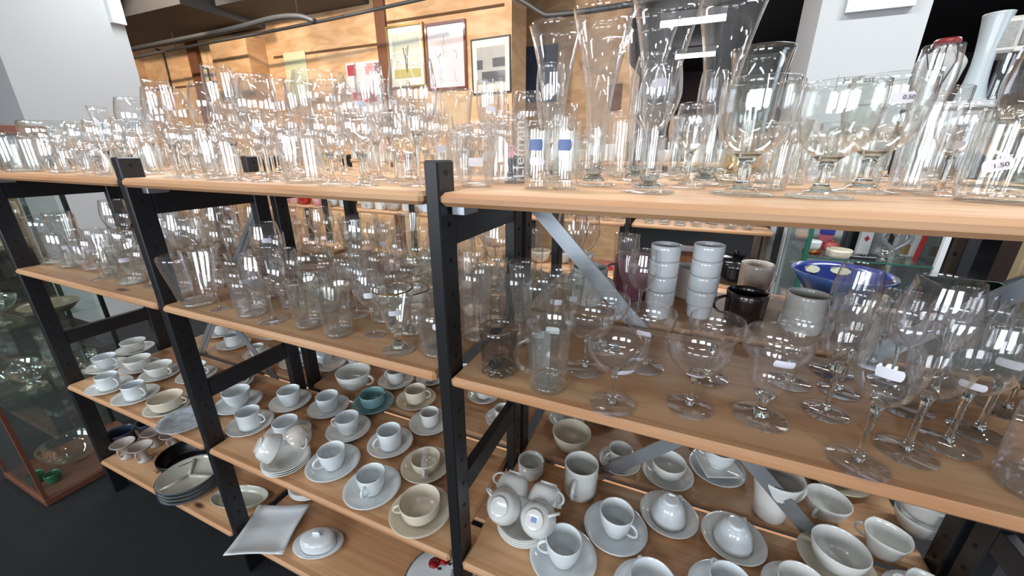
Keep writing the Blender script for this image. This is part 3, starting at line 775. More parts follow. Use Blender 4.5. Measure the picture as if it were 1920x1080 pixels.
g2 = put('goblet', 1614, 360, T, 144, tagz=.80, big=True, tang=.30, label='thick goblet with a price tag before the right white pillar')
c1 = put('crystal', 1728, 350, T, 206, tagz=.55, tang=.5, label='faceted crystal tumbler, left of the two at the right end')
c2 = put('crystal', 1862, 378, T, 206, tagz=.42, big=True, tang=-.2, ttilt=.3, label='faceted crystal tumbler with a large price tag, nearest right corner of top shelf')
put('footbowl', 1893, 352, T, 200, label='glass jar like bowl behind the tagged crystal tumbler')
put('smallcut', 1290, 338, T, 218); put('tallshot', 1455, 350, T, 262); put('smallcut', 1480, 345, T, 262)
put('bottle', 912, 319, T, 150, label='slim bottle seen before the grey photograph, left of two')
put('bottle', 942, 320, T, 148, label='slim bottle seen before the grey photograph, right of two')

def text(parent, name, body, size, loc, rot, mat, ext=.0001):
    c = bpy.data.curves.new(name, 'FONT'); c.body = body; c.size = size; c.align_x = 'CENTER'; c.align_y = 'CENTER'; c.extrude = ext
    c.materials.append(mat); t = bpy.data.objects.new(name, c); me = bpy.data.meshes.new_from_object(t); bpy.data.objects.remove(t)
    return link(name, me, parent, loc, rot)
WINK = plain('white_ink', (.85, .85, .84), .5)
BLUE = plain('blue_print', (.13, .20, .42), .5, var=.15, scale=90)
rB = radius_at(K['beaker'].P, .05) + .0015; aB = .55
text(bk, 'lettering', 'Liefmans', .026, (rB * math.sin(aB), -rB * math.cos(aB), .054), Matrix(((0, -math.cos(aB), math.sin(aB)), (0, -math.sin(aB), -math.cos(aB)), (1, 0, 0))).to_euler(), WINK)
for s_ in (s1, s2):
    me = Kind.sticker(K['tallshot'], .074, .012, .009, -.1)
    me = me.copy(); me.materials.clear(); me.materials.append(BLUE)
    l_ = link('blue_print', me, s_); l_['label'] = 'small blue printed emblem'
def tag_text(root, kind, zf, ang, body, tilt=0.0, size=.010):
    z = kind.h * zf; a = -PI / 2 + ang; r = radius_at(kind.P, z) + .0022
    m = Matrix.Translation((r * math.cos(a), r * math.sin(a), z)) @ Matrix.Rotation(ang, 4, 'Z') @ Matrix.Rotation(PI / 2, 4, 'X') @ Matrix.Rotation(tilt, 4, 'Z')
    t = text(root, 'price_text', body, size, (0, 0, 0), (0, 0, 0), INK); t.location = m.translation; t.rotation_euler = m.to_euler()
tag_text(g2, K['goblet'], .80, .40, '0.50', 0, .0065)
tag_text(c2, K['crystal'], .42, -.12, '1.50', .3, .0065)

MIXT = [('balloon', 2), ('wine', 5), ('smallwine', 5), ('sherry', 3), ('flute', 2), ('goblet', 1), ('coupe', 1), ('tumbler', 2), ('taper', 2), ('barrel', 1), ('highball', 1)]
LOWMIX = [('teacup', 3), ('barrel', 3), ('smallcut', 3), ('shot', 2), ('footbowl', 3), ('smallwine', 3), ('sherry', 2), ('tumbler', 2)]
MIXR = [('wine', 3), ('smallwine', 3), ('sherry', 2), ('highball', 3), ('smallcut', 4), ('tumbler', 4), ('taper', 3), ('barrel', 2), ('flute', 1), ('crystal', 1)]
fill(T, -1.90, -1.16, .482, .79, LOWMIX, 1500, .001, tags=.1)
fill(T, -1.115, -.345, .482, .79, MIXT, 2200, .001)
fill(T, -.29, .05, .62, .79, MIXR, 900, .001, tags=.12)
fill(T, .05, .545, .66, .79, MIXR, 900, .001, tags=.12)
fill(T, -1.88, -1.16, .825, 1.13, LOWMIX, 900, .001, tags=.05)
fill(T, -1.115, -.345, .825, 1.13, MIXT, 1400, .001, tags=.1)
fill(T, -.30, .545, .825, 1.13, MIXR, 1400, .001, tags=.08)

SMALL = [('shot', 3), ('sherry', 4), ('smallcut', 2), ('flute', 1)]
for y0, y1 in ((.482, .79), (.825, 1.13)):
    fill(T, -1.90, -1.16, y0, y1, SMALL, 500, .0005, tags=.05); fill(T, -1.115, -.345, y0, y1, SMALL, 700, .0005, tags=.05); fill(T, -.29 if y0 > .5 else .06, .545, max(y0, .62 if y0 < .6 else y0), y1, SMALL, 500, .0005, tags=.05)
# ------------------------------------------------------------------ middle shelf
M_ = 'middle'
put('tumbler', 92, 494, M_, 405, tagz=.55); put('barrel', 140, 498, M_, 432, tagz=.6); put('conic', 128, 486, M_, 402, label='slanting tall flared vase before the white strip of the pillar')
put('taper', 175, 500, M_, 440, tagz=.6); put('smallcut', 205, 512, M_, 470); put('mug', 247, 530, M_, 455, tagz=.62)
put('taper', 365, 568, M_, 478, label='wide tapered bowl glass at the left corner of the middle bay')
put('smallwine', 398, 574, M_, 505); put('tumbler', 428, 576, M_, 508, tagz=.75); put('tumbler', 470, 585, M_, 520)
b_ = put('balloon', 508, 597, M_, 468, label='balloon wine glass with tag stuck on its foot, front of the middle bay')
MB().box(-.011, .011, -.0325, -.0215, .0052, .0058).obj('price_sticker', PAPER, parent=b_)
put('mug', 560, 603, M_, 520, turn=150, tagz=.7); put('barrel', 592, 600, M_, 515)
put('mug', 625, 622, M_, 532, turn=120, tagz=.6, label='tapered glass with handle and dark rim, middle of the middle bay')
put('wine', 697, 626, M_, 510, tagz=.7, label='tulip wine glass beside the gilt rimmed glass')
put('irish', 748, 654, M_, 541, tagz=.7, label='stemmed flared glass with gilt rim, nearest on the middle shelf')
put('giltum', 765, 628, M_, 548, label='gilt rimmed tumbler close behind the gilt stemmed glass')
put('jar', 826, 655, M_, 582, tagz=.8, label='large round clear jar tucked behind the middle post')
put('bigwine', 690, 520, M_, 405); put('footbowl', 595, 535, M_, 470)
# right bay, glasses
put('smoky', 936, 695, M_, 614, label='smoky grey tumbler on a starburst foot by the middle post')
put('frostmug', 1027, 722, M_, 604, turn=-172, tagz=.74, label='glass measuring mug with handle and frosted panel')
put('conic', 1008, 664, M_, 528, tagz=.35); put('conic', 1040, 632, M_, 505, tagz=.6); put('conic', 1070, 610, M_, 515, tagz=.6)
put('highball', 968, 640, M_, 512); put('conic', 925, 608, M_, 485); put('highball', 900, 625, M_, 500); put('conic', 965, 600, M_, 490)
put('coupe', 1097, 690, M_, 578, label='coupe behind the tagged one beside the measuring mug')
put('coupe', 1147, 758, M_, 634, tagz=.68, tang=.45, label='coupe with tag nearest the measuring mug, front row')
put('coupe', 1132, 652, M_, 556, tagz=.75, tang=.5, label='rear coupe with tag in front of the diagonal brace')
put('coupe', 1208, 686, M_, 580, tagz=.72, tang=-.2, label='coupe with tag in front of the white mug stacks')
put('coupe', 1292, 762, M_, 640, tagz=.6, label='coupe with tag, right of the two nearest coupes')
put('coupe', 1325, 706, M_, 596, label='untagged coupe below the black mug')
put('sundae', 1424, 782, M_, 624, tagz=.80, tang=.3, label='wide collared sundae glass with tag at the front')
put('sundae', 1478, 715, M_, 592, label='wide collared sundae glass behind the tagged one')
put('wine', 1195, 600, M_, 470, label='slender wine glass in front of the pink mug'); put('flute', 1168, 578, M_, 440, label='flute standing before the pink mug and brace')
put('slim', 1546, 772, M_, 560, label='slender wine glass below the blue bowl, left of the wine glass cluster')
put('slim', 1606, 868, M_, 598, tagz=.72, big=True, label='wine glass with big tag, nearest front edge right')
put('slim', 1560, 730, M_, 548, label='wine glass behind the leftmost of the cluster')
put('slim', 1697, 848, M_, 590, label='wine glass with thick sparkling foot right of the big tagged one')
put('wine', 1752, 838, M_, 600, tagz=.55, label='balloon wine glass with tag behind the sparkling foot glass')
put('slim', 1830, 812, M_, 575, tagz=.62, label='wine glass with tag toward the right edge of the middle shelf')
put('wine', 1885, 770, M_, 560); put('slim', 1750, 735, M_, 545); put('tumbler', 1905, 900, M_, 770, label='clear tumbler cut by the right picture edge')
put('slim', 1672, 720, M_, 555); put('smallwine', 1640, 700, M_, 560)
BROWN = plain('dark_brown_glaze', (.018, .010, .010), .2, coat=.4)
PINKG = plain('mauve_glaze', (.33, .13, .19), .3, coat=.3)
FLOR = plain('floral_print_glaze', (.56, .49, .42), .25, coat=.4, var=.45, scale=35)
CUP['blackmug'] = cup_kind('dark_mug', 'dark brown mug', [(.034, 0), (.036, .002), (.038, .02), (.040, .07)], BROWN, hz=(.02, .058), out=.026, rad=.0045, cat='mug')
CUP['pinkmug'] = cup_kind('pink_mug', 'mauve pink mug', [(.030, 0), (.034, .002), (.040, .03), (.038, .085)], PINKG, cat='mug', hz=(.02, .068), out=.024)
CUP['flormug'] = cup_kind('printed_mug', 'cream mug with brown print', [(.034, 0), (.037, .002), (.040, .05), (.041, .095)], FLOR, cat='mug', hz=(.02, .075), out=.024)
# stacked white mugs
for n, (px, py) in enumerate(((1232, 592), (1308, 592))):
    p = at(px, py, SHELF_Z[M_]); s_ = .84
    for j in range(4):
        place(CUP['stackmug'], p.x, p.y, p.z + .0004 + j * .0405 * s_, .4 * j, s_, label='white stacking mug, %s of the %s stack' % (['bottom mug', 'second from bottom', 'third from bottom', 'topmost'][j], ['left', 'right'][n]), group='two stacks of white mugs', shelf=M_ if j == 0 else None)
put('blackmug', 1352, 598, M_, 542, dic=CUP, turn=195, label='dark brown mug in front of the right white mug stack', group='mugs on the middle shelf')
bm_ = put('mug', 1428, 606, M_, 541, dic=CUP, turn=60, label='white mug with a blue mark right of the dark brown mug', group='mugs on the middle shelf')
me = CUP['mug'].sticker(.05, .012, .016, .75).copy(); me.materials.clear(); me.materials.append(plain('blue_mark', (.03, .05, .30), .3)); link('blue_mark', me, bm_)
# blue fish bowl
BLUEB = plain('blue_glaze', (.085, .20, .55), .25, coat=.4, var=.15, scale=12); BLUED = plain('deep_blue_glaze', (.015, .03, .17), .25, coat=.4)
P = [(.030, 0), (.034, .004), (.060, .035), (.086, .070)]
root = empty('mixing_bowl', at(1562, 572, SHELF_Z[M_] + .0005)); OCC[M_].append((root.location.x, root.location.y, .103))
sh = shell(P, .0035, .005); half = len(catmull(P, 3)) + 2
MB().lathe(sh[:half], 36).obj('outer_wall', BLUEB, parent=root); MB().lathe(sh[half - 1:], 36).obj('inside', BLUED, parent=root)
fish = MB(); fish.poly([(-.024, -.004, 0), (-.018, 0, 0), (-.010, .006, 0), (0, .009, 0), (.010, .007, 0), (.017, .001, 0), (.010, -.006, 0), (0, -.008, 0), (-.010, -.005, 0), (-.018, -.001, 0), (-.024, .005, 0)], .0006, (0, 0, 1))
for rz_ in (1.30, 2.05):
    f_ = fish.obj('painted_fish', plain('fish_cream', (.52, .52, .38), .4), parent=root); a_ = R(53)
    m = Matrix(((0, math.cos(a_), -math.sin(a_), .0700), (-1, 0, 0, 0), (0, math.sin(a_), math.cos(a_), .0560), (0, 0, 0, 1)))
    f_.matrix_local = Matrix.Rotation(rz_, 4, 'Z') @ m @ Matrix.Scale(1.1, 4)
tag(root, 'blue bowl painted with cream fish inside', 'bowl'); root.scale = (1.18,) * 3
gm_ = put('mug', 1103, 566, M_, 500, dic=CUP, turn=-20, label='white mug with green lettering behind the diagonal brace', group='mugs on the middle shelf')
text(gm_, 'lettering', 'BO', .014, (0, -.0408, .045), (PI / 2, 0, 0), plain('green_ink', (.10, .22, .05), .5))
put('pinkmug', 1160, 575, M_, 495, dic=CUP, turn=200, label='mauve pink mug behind the brace and flutes', group='mugs on the middle shelf')
put('flormug', 1390, 545, M_, 487, dic=CUP, turn=30, label='cream mug with a brown print behind the dark mug', group='mugs on the middle shelf')
# teal dish
root = empty('shallow_dish', at(1690, 575, SHELF_Z[M_] + .0005)); TD = plain('teal_dish', (.012, .10, .15), .2, coat=.5)
x_, y_ = settle(M_, root.location.x, root.location.y, .066); root.location.x, root.location.y = x_, y_; OCC[M_].append((x_, y_, .066))
MB().lathe(shell([(.026, 0), (.028, .02), (.034, .05), (.06, .068), (.064, .074)], .003), 30).obj('bowl', TD, parent=root); tag(root, 'dark teal dish on a tall foot at the right of the blue bowl', 'dish')

for px, py, t in ((1290, 555, 500), (1470, 548, 512), (1418, 560, 520), (1655, 560, 520), (1690, 580, 530), (1720, 560, 520), (1770, 590, 540)):
    q_ = at(px, py, SHELF_Z[M_]); w_ = settle(M_, q_.x, q_.y, .058)
    if not free(M_, w_[0], w_[1], .058, 0): continue
    put(random.choice(['mug', 'pinkmug', 'mug', 'flormug']), px, py, M_, t, dic=CUP, turn=random.uniform(0, 360), group='mugs on the middle shelf')
MIXM = [('wine', 5), ('balloon', 2), ('smallwine', 4), ('tumbler', 4), ('taper', 3), ('barrel', 3), ('highball', 3), ('giltum', 2), ('sherry', 2), ('footbowl', 1), ('mug', 1), ('conic', 2)]
fill(M_, -1.90, -1.16, .50, .79, MIXM, 1000, tags=.3)
fill(M_, -1.10, -.345, .51, .79, MIXM, 1800, tags=.25)
fill(M_, -.29, -.10, .56, .79, [('conic', 4), ('highball', 3), ('tumbler', 2), ('wine', 1)], 260, tags=.2)
fill(M_, .18, .545, .52, .79, [('wine', 2), ('slim', 4), ('smallwine', 2)], 160, tags=.25)
fill(M_, -1.88, -1.16, .825, 1.13, MIXM + [('jug', 2)], 800, tags=.1)
fill(M_, -1.115, -.345, .825, 1.13, MIXM + [('jug', 3), ('vase', 1)], 1200, tags=.1)
fill(M_, -.30, -.06, .825, 1.13, MIXM, 160, tags=.1)

for y0, y1 in ((.50, .79), (.825, 1.13)):
    fill(M_, -1.90, -1.16, y0, y1, SMALL, 400, .001, tags=.1); fill(M_, -1.10, -.345, y0, y1, SMALL, 600, .001, tags=.1)
# ------------------------------------------------------------------ lower shelf: cups and saucers
Lw = 'lower'
def cupset(px, py, cup='coffee', sau='std', turn=0, upside=False, cs=1.0, ss=1.0, label=None, tilt=None, slabel=None, dx=0, dy=0, gap=True, xy=None):
    z = SHELF_Z[Lw] + .0004
    if xy: x, y = xy
    else: p = at(px, py, z); x, y = p.x, p.y
    ck, sk = CUP[cup], SAU[sau] if sau else None
    cs *= .88
    r = (sk.r * ss if sk else ck.r * cs)
    x, y = settle(Lw, x, y, r)
    if sk:
        place(sk, x, y, z, 0, ss, None, slabel, None, Lw); z += .0047 * ss
    c = place(ck, x + dx, y + dy, z, R(turn), cs, None, label, None, None if sk else Lw)
    PLACED[-1][2] = Lw
    if upside:
        c.rotation_euler = (PI, 0, R(turn)); c.location.z = z + ck.h * cs + .003
        PLACED[-1][1] = 'upturned ' + ck.desc
    return c
# right bay, front to back
cupset(1055, 1052, 'coffee', 'big', 200, cs=1.12, label='white cup on a saucer nearest the middle post, right bay')
cupset(1146, 1000, 'coffee', 'big', -25, cs=1.12, label='white cup on a saucer left of the upturned cup')
cupset(1246, 975, 'flare', 'std', 60, upside=True, cs=1.05, label='upturned cup on its saucer, left of two')
cupset(1372, 1018, 'flare', 'std', 60, upside=True, cs=1.05, label='upturned cup on its saucer, right of two')
cupset(1200, 1088, 'flare', 'big', 120, cs=1.1); cupset(1330, 1088, 'coffee', 'big', 120, cs=1.1); cupset(1450, 1092, 'tea', 'std', 200, cs=1.0)
cupset(1562, 1062, 'tea', 'cream', 40, cs=1.15, label='wide white cup on a cream saucer in front of the milk jug')
cupset(1690, 1090, 'squarish', 'std', 150)
put('squarish', 1655, 1040, Lw, s=.88, dic=CUP, turn=150, label='square rimmed cup beside the stacked pair at the right end')
x_, y_ = settle(Lw, *at(1722, 1020, SHELF_Z[Lw]).to_2d(), .046); p = Vector((x_, y_, SHELF_Z[Lw] + .0005))
for j in range(2):
    place(CUP['tea'], p.x, p.y, p.z + j * .041, R(20 + 30 * j), .92, label=['lower', 'upper'][j] + ' of two stacked wide cups at the right end of the lower shelf', shelf=Lw if j == 0 else None, group='cups on the lower shelf')
put('tea', 1558, 975, Lw, s=.92, dic=CUP, turn=230, label='wide white cup without saucer under the brace end')
put('jugc', 1446, 965, Lw, 893, dic=CUP, turn=20, label='tapered milk jug behind the falling brace')
put('mug', 1087, 920, Lw, 868, dic=CUP, turn=-95, label='straight white mug with its handle to the front')
put('pot', 995, 890, Lw, 862, dic=CUP, label='small round white lidless pot by the crossbar')
b_ = put('bowlcup', 1070, 840, Lw, 808, dic=CUP, label='wide cream bowl with a small flower inside')
m_ = MB()
for k_ in range(5): m_.lathe([(0, .0062), (.006, .0062), (.006, .0068), (0, .0068)], 12, M=Matrix.Translation((.008 * math.cos(k_ * 1.257), .008 * math.sin(k_ * 1.257), 0)))
m_.obj('painted_flower', plain('flower_brown', (.22, .12, .04), .4, var=.4, scale=60), parent=b_)
cupset(1160, 872, 'espresso', 'small', 215, cs=1.1, label='small white cup and saucer left of the rising brace')
cupset(1248, 895, 'tea', 'std', 60, label='wide teacup on its saucer right of the rising brace')
sq_ = saucer_kind('square_saucer', 'square white plate', .048, CERA, n=40, sq=lambda a: min(1.38, 1 / max(abs(math.cos(a)), abs(math.sin(a)))), h=.010); sq_.r = .066
SAU['square'] = sq_; sq_.cat = 'plate'
x_, y_ = settle(Lw, *at(1352, 922, SHELF_Z[Lw]).to_2d(), .066); z_ = SHELF_Z[Lw] + .0004
place(SAU['big'], x_, y_, z_, 0, 1, label='saucer under the square plate behind the brace', shelf=Lw)
place(sq_, x_, y_, z_ + .0185, R(22), 1, label='square white plate on a saucer under the cup behind the brace', group='saucers on the lower shelf')
place(CUP['flare'], x_, y_, z_ + .0185 + .0048, R(165), .98, label='white cup on a square plate behind the falling brace', group='cups on the lower shelf')
# four cups lying on a stack of saucers
p = at(983, 990, SHELF_Z[Lw] + .0004)
for j in range(4):
    place(SAU['std'], p.x, p.y, p.z + j * .0060, 0, .97, label='%s saucer of the stack carrying four lying cups' % ['bottom', 'second', 'third', 'top'][j], shelf=Lw if j == 0 else None, group='saucer stack under lying cups')
for j, (dx, dy) in enumerate(((-.0385, -.050), (.0385, -.050), (-.0385, .050), (.0385, .050))):
    c = place(CUP['tea'], p.x + dx, p.y + dy, p.z + .018 + .080, 0, .80, label='white cup lying on the saucer stack, %s' % ['front left', 'front right', 'rear left', 'rear right'][j], group='four lying cups')
    c.rotation_euler = (R(-134) if j < 2 else R(134), 0, 0)
    for h_ in list(c.children):
        if h_.name.startswith('handle'): h_.rotation_euler = (0, 0, [PI, 0, PI, 0][j] + [.5, -.5, -.5, .5][j])
    if j == 1:
        l_ = MB().box(-.007, .007, -.006, .006, -.0008, .0002).obj('sticker', plain('blue_sticker', (.20, .30, .52), .5), parent=c); l_['label'] = 'small blue sticker under the foot'
# middle bay
for a in ((553, 752, 'coffee', 'std', 170), (618, 770, 'coffee', 'std', 170), (482, 797, 'straight', 'std', 20), (527, 812, 'coffee', 'std', 170), (655, 812, 'coffee', 'std', 200), (733, 838, 'straight', 'std', 250),
          (629, 870, 'coffee', 'big', 250), (700, 922, 'coffee', 'big', 285), (790, 812, 'espresso', 'std', 160)):
    cupset(*a, cs=1.05)
cupset(781, 755, 'creamcup', 'cream', 20, label='cream cup on its saucer beside the middle post')
cupset(700, 768, 'tealcup', 'teal', 170, label='teal blue cup on its teal saucer', slabel='teal blue saucer under the teal cup')
put('tea', 665, 727, Lw, 697, dic=CUP, turn=10, label='wide white cup without saucer right of the lying cup')
put('tea', 675, 702, Lw, 678, dic=CUP, turn=40)
cupset(713, 726, 'espresso', 'std', 190, cs=1.1)
cupset(790, 968, 'soup', 'cream', 215, cs=1.0, ss=1.08, label='large low cream cup nearest the middle post', slabel='cream saucer under the large low cup')
c_ = cupset(793, 888, 'soup', 'cream', 300, cs=.82, label='cream cup held to its saucer by clear tape')
m_ = MB(); pr = [(-.060, .006), (-.054, .048), (-.03, .0535), (.03, .0535), (.054, .048), (.060, .006)]
m_._add([(x, y, z) for x, z in pr for y in (-.012, .012)], [(2 * i, 2 * i + 1, 2 * i + 3, 2 * i + 2) for i in range(5)], True)
o_ = m_.obj('clear_tape', FROST, parent=c_); o_.modifiers.new('thickness', 'SOLIDIFY').thickness = .0006; o_['label'] = 'clear adhesive tape'
cupset(450, 762, 'flare', 'big', 170, cs=1.1)
cupset(440, 725, 'tea', 'std', 30)
c = cupset(622, 714, 'straight', 'std', 90, label='white cup lying on its side on a saucer by the rear post'); c.rotation_euler = (0, R(80), R(188)); c.location.z += .036
p = at(540, 872, SHELF_Z[Lw] + .0004)
for j in range(3):
    place(SAU['std'], p.x, p.y, p.z + j * .006, 0, .93, label='%s saucer of the front stack with two lying cups' % ['bottom', 'middle', 'top'][j], shelf=Lw if j == 0 else None, group='saucer stack at the front edge')
GOLDP = plain('gilt_pattern_porcelain', (.62, .58, .52), .18, coat=.5, var=.35, scale=26)
CUP['giltcup'] = cup_kind('patterned_teacup', 'gilt patterned cup', [(.018, 0), (.022, .002), (.034, .016), (.041, .036), (.043, .048)], GOLDP, hz=(.012, .040))
for j, (dx, dy, rz, kk) in enumerate(((-.031, -.042, -38, 'tea'), (.031, .050, 142, 'giltcup'))):
    c = place(CUP[kk], p.x + dx, p.y + dy, p.z + .012 + .078, 0, .80, label=['plain white cup tipped over on the front saucer stack', 'gilt patterned cup tipped over behind the plain one'][j], group='cups tipped over on the front stack')
    c.rotation_euler = (R(-130), 0, R(rz))
    for h_ in list(c.children):
        if h_.name.startswith('handle'): h_.rotation_euler = (0, 0, PI - .3)
# left bay
for a in ((192, 696, 'flare', 'std', 20), (262, 694, 'tea', 'std', 200), (292, 655, 'tea', 'std', 30), (212, 728, 'straight', 'std', 10), (304, 706, 'tea', 'std', 10), (258, 748, 'straight', 'std', 10), (318, 768, 'soup', 'std', 30)):
    cupset(*a)
BW = plain('blue_pattern_plate', (.40, .45, .50), .2, coat=.5, var=.75, scale=60)
o = SAU['bw'] = saucer_kind('patterned_plate', 'blue patterned plate', .075, BW); o.cat = 'plate'
p = at(355, 792, SHELF_Z[Lw] + .0004); place(o, p.x, p.y, p.z, 0, 1, label='blue and white patterned plate at the front edge beside the first post', shelf=Lw)
# the rest of the cups further back
def fillcups(x0, x1, y0, y1, tries):
    for _ in range(tries):
        sk = random.choice(['std', 'std', 'big', 'small', 'cream']); r = SAU[sk].r
        x = random.uniform(x0 + r, x1 - r); y = random.uniform(y0 + r, y1 - r)
        if not free(Lw, x, y, r, .002): continue
        if sk == 'cream': ck = random.choice(['creamcup', 'soup'])
        elif sk == 'small': ck = 'espresso'
        else: ck = random.choice(['coffee', 'tea', 'straight', 'flare', 'coffee'])
        up = ck == 'flare' and random.random() < .3
        cupset(0, 0, ck, sk, random.uniform(0, 360), up, xy=(x, y))
fillcups(-1.90, -1.16, .48, .80, 800); fillcups(-1.11, -.345, .50, .80, 800); fillcups(-.295, .5, .52, .80, 800)
fillcups(-1.90, -1.16, .82, 1.14, 900); fillcups(-1.11, -.345, .82, 1.14, 900); fillcups(-.295, .55, .82, 1.14, 900)

# ------------------------------------------------------------------ bottom shelf
B_ = 'bottom'; ZB = SHELF_Z[B_] + .0004
SLATE = plain('slate_blue_glaze', (.045, .06, .10), .3, coat=.4); DKM = plain('dark_metal', (.008, .008, .009), .35)
CUP['slate'] = cup_kind('square_slate_bowl', 'slate blue bowl', [(.040, 0), (.046, .003), (.043, .03), (.048, .062)], SLATE, handle=False, cat='bowl', n=40, sq=lambda a: 1 + .13 * (1 - abs(math.cos(2 * a)) ** .8))
put('slate', 212, 846, B_, dic=CUP, label='slate blue square bowl at the left end of the bottom shelf', group='slate bowls', s=.9)
put('slate', 258, 820, B_, dic=CUP, label='slate blue square bowl farther back under the pillar strip', group='slate bowls', s=.9)
STONE = plain('stoneware', (.42, .37, .34), .4, coat=.2, var=.12)
CUP['egg'] = cup_kind('stoneware_goblet', 'little flared stoneware goblet', [(.020, 0), (.022, .003), (.015, .014), (.012, .030), (.018, .042), (.034, .060), (.038, .066)], STONE, rad=.004, hz=(.012, .046), out=.006, cat='goblet')
for px, py, lb in ((240, 856, 'nearest the slate bowl'), (270, 862, 'frontmost of the four'), (286, 838, 'farthest back of the four'), (308, 842, 'rightmost of the four')):
    put('egg', px, py, B_, dic=CUP, turn=-80, s=1.0, label='little flared stoneware goblet, ' + lb, group='stoneware goblets')
root = empty('dark_pan', at(350, 868, ZB)); MB().lathe(shell([(.06, 0), (.066, .003), (.080, .03), (.082, .05)], .003), 32).obj('pan_body', DKM, parent=root); tag(root, 'dark round pan behind the divided plates', 'pan')
o = MB().box(-.010, .010, -.004, .004, 0, .005, .001).obj('wood_chip', plain('chip_wood', (.35, .24, .13), .7), loc=at(292, 886, ZB)); tag(o, 'small wooden chip lying on the bottom shelf', 'chip')
GLZ = plain('grey_green_glaze', (.46, .47, .40), .2, coat=.5, var=.04)
def divided(z, top, label, c):
    root = empty('divided_plate', (c.x, c.y, z)); r = .092
    MB().lathe([(0, 0), (r * .8, 0), (r * .9, .004), (r, .014), (r * .985, .0165), (r * .93, .0145), (r * .86, .006), (0, .005)], 40).obj('plate', GLZ, parent=root)
    rim = MB().lathe([(r * .985, .0163), (r * 1.004, .0135), (r * 1.004, .0168), (r * .985, .0172), (r * .985, .0163)], 40).obj('blue_rim', plain('blue_rim', (.05, .07, .13), .3), parent=root)
    if top:
        m = MB()
        for a in (20, 140, 260): m.tube([(0, 0, .0055), (.045 * math.cos(R(a)), .045 * math.sin(R(a)), .006), (.082 * math.cos(R(a)), .082 * math.sin(R(a)), .0075)], .0062, 10)
        m.obj('divider', GLZ, parent=root)
    return tag(root, label, 'plate', 'divided plates in a stack')
c = at(362, 912, ZB)
for j in range(4): divided(ZB + j * .0145, j == 3, '%s divided plate of the stack of four beside the first post' % ['bottom', 'second', 'third', 'top'][j], c)
OCC[B_].append((c.x, c.y, .093))
root = empty('oval_dish', at(452, 940, ZB), R(20)); root.scale = (1, .48, 1)
MB().lathe(shell([(.07, 0), (.08, .003), (.098, .022)], .003), 40).obj('dish', GLZ, parent=root); MB().lathe([(0, .0036), (.03, .0036), (.03, .0042), (0, .0042)], 20, M=Matrix.Translation((-.035, 0, 0))).obj('leaf_motif', plain('leaf_green', (.10, .14, .08), .4, var=.5, scale=60), parent=root)
tag(root, 'oval dish with a green leaf motif behind the first post', 'dish')
PL = saucer_kind('dinner_plate', 'pale dinner plate', .085, CERA)
c = at(588, 912, ZB)
for j in range(4): place(PL, c.x, c.y, ZB + j * .0065, 0, .9, label='%s plate of the pale stack behind the square plate' % ['bottom', 'second', 'third', 'top'][j], shelf=B_ if j == 0 else None, group='stack of pale plates')
# square plate with curved sides, and butter dish
root = empty('square_plate', at(508, 998, ZB), R(24)); n = 12; vs = []; mb = MB(); h_ = .085
grid = []
for j in range(n + 1):
    for i in range(n + 1):
        u, v = -1 + 2 * i / n, -1 + 2 * j / n
        grid.append((u * h_ * (1 - .07 * (1 - v * v)), v * h_ * (1 - .07 * (1 - u * u)), .003 + .016 * (max(abs(u), abs(v)) ** 4)))
fs = [(j * (n + 1) + i, j * (n + 1) + i + 1, (j + 1) * (n + 1) + i + 1, (j + 1) * (n + 1) + i) for j in range(n) for i in range(n)]
mb._add(grid, fs, True); o = mb.obj('plate', CERB, parent=root); md = o.modifiers.new('thickness', 'SOLIDIFY'); md.thickness = .004; md.offset = -1
md2 = None
tag(root, 'square white plate with curved sides at the front of the bottom shelf', 'plate'); root.location.z = ZB + .0015
root = empty('butter_dish', at(598, 1022, ZB), R(20))
o1 = MB().lathe([(0, 0), (.055, 0), (.075, .010), (.0745, .0125), (.055, .004), (0, .004)], 36).obj('tray', CERB, parent=root); o1.scale = (1, .68, 1)
o2 = MB().lathe(catmull([(.052, .0045), (.0525, .02), (.050, .032), (.040, .038), (.02, .041)], 3) + [(0, .0415)], 36).obj('lid', CERB, parent=root); o2.scale = (1, .68, 1)
MB().box(-.012, .012, -.006, .006, .040, .054, .003).obj('knob', CERB, parent=o2)
tag(root, 'white butter dish with an oval knobbed lid', 'butter dish')
root = empty('cherry_plate', at(826, 1095, ZB)); r = .10
MB().lathe([(0, 0), (r * .6, 0), (r * .7, .003), (r, .014), (r * .99, .016), (r * .68, .0055), (0, .0045)], 48).obj('plate', CERB, parent=root)
MB().lathe([(r * .985, .0160), (r * 1.005, .0135), (r * 1.005, .0165), (r * .985, .0166), (r * .985, .0160)], 48).obj('black_rim', BLACK, parent=root)
RED = plain('cherry_red', (.25, .005, .008), .25, coat=.4)
for (x_, y_) in ((-.045, .038), (-.022, .058)): MB().lathe([(0, 0), (.0165, 0), (.0165, .0012), (0, .0012)], 24, M=Matrix.Translation((x_, y_, .0075))).obj('cherry', RED, parent=root)
mleaf = MB(); mleaf.poly([(-.030, .028, .010), (-.018, .034, .010), (-.014, .028, .010), (-.022, .024, .010)], .001, (0, 0, 1)); mleaf.poly([(-.010, .050, .0105), (.006, .058, .0105), (.002, .046, .0105)], .001, (0, 0, 1))
mleaf.obj('stalks', plain('stalk_brown', (.05, .025, .015), .5), parent=root)
text(root, 'lettering', 'nori', .020, (.022, .030, .0062), (0, 0, R(-60)), INK)
tag(root, 'white plate with red cherries and a black rim beside the middle post', 'plate')

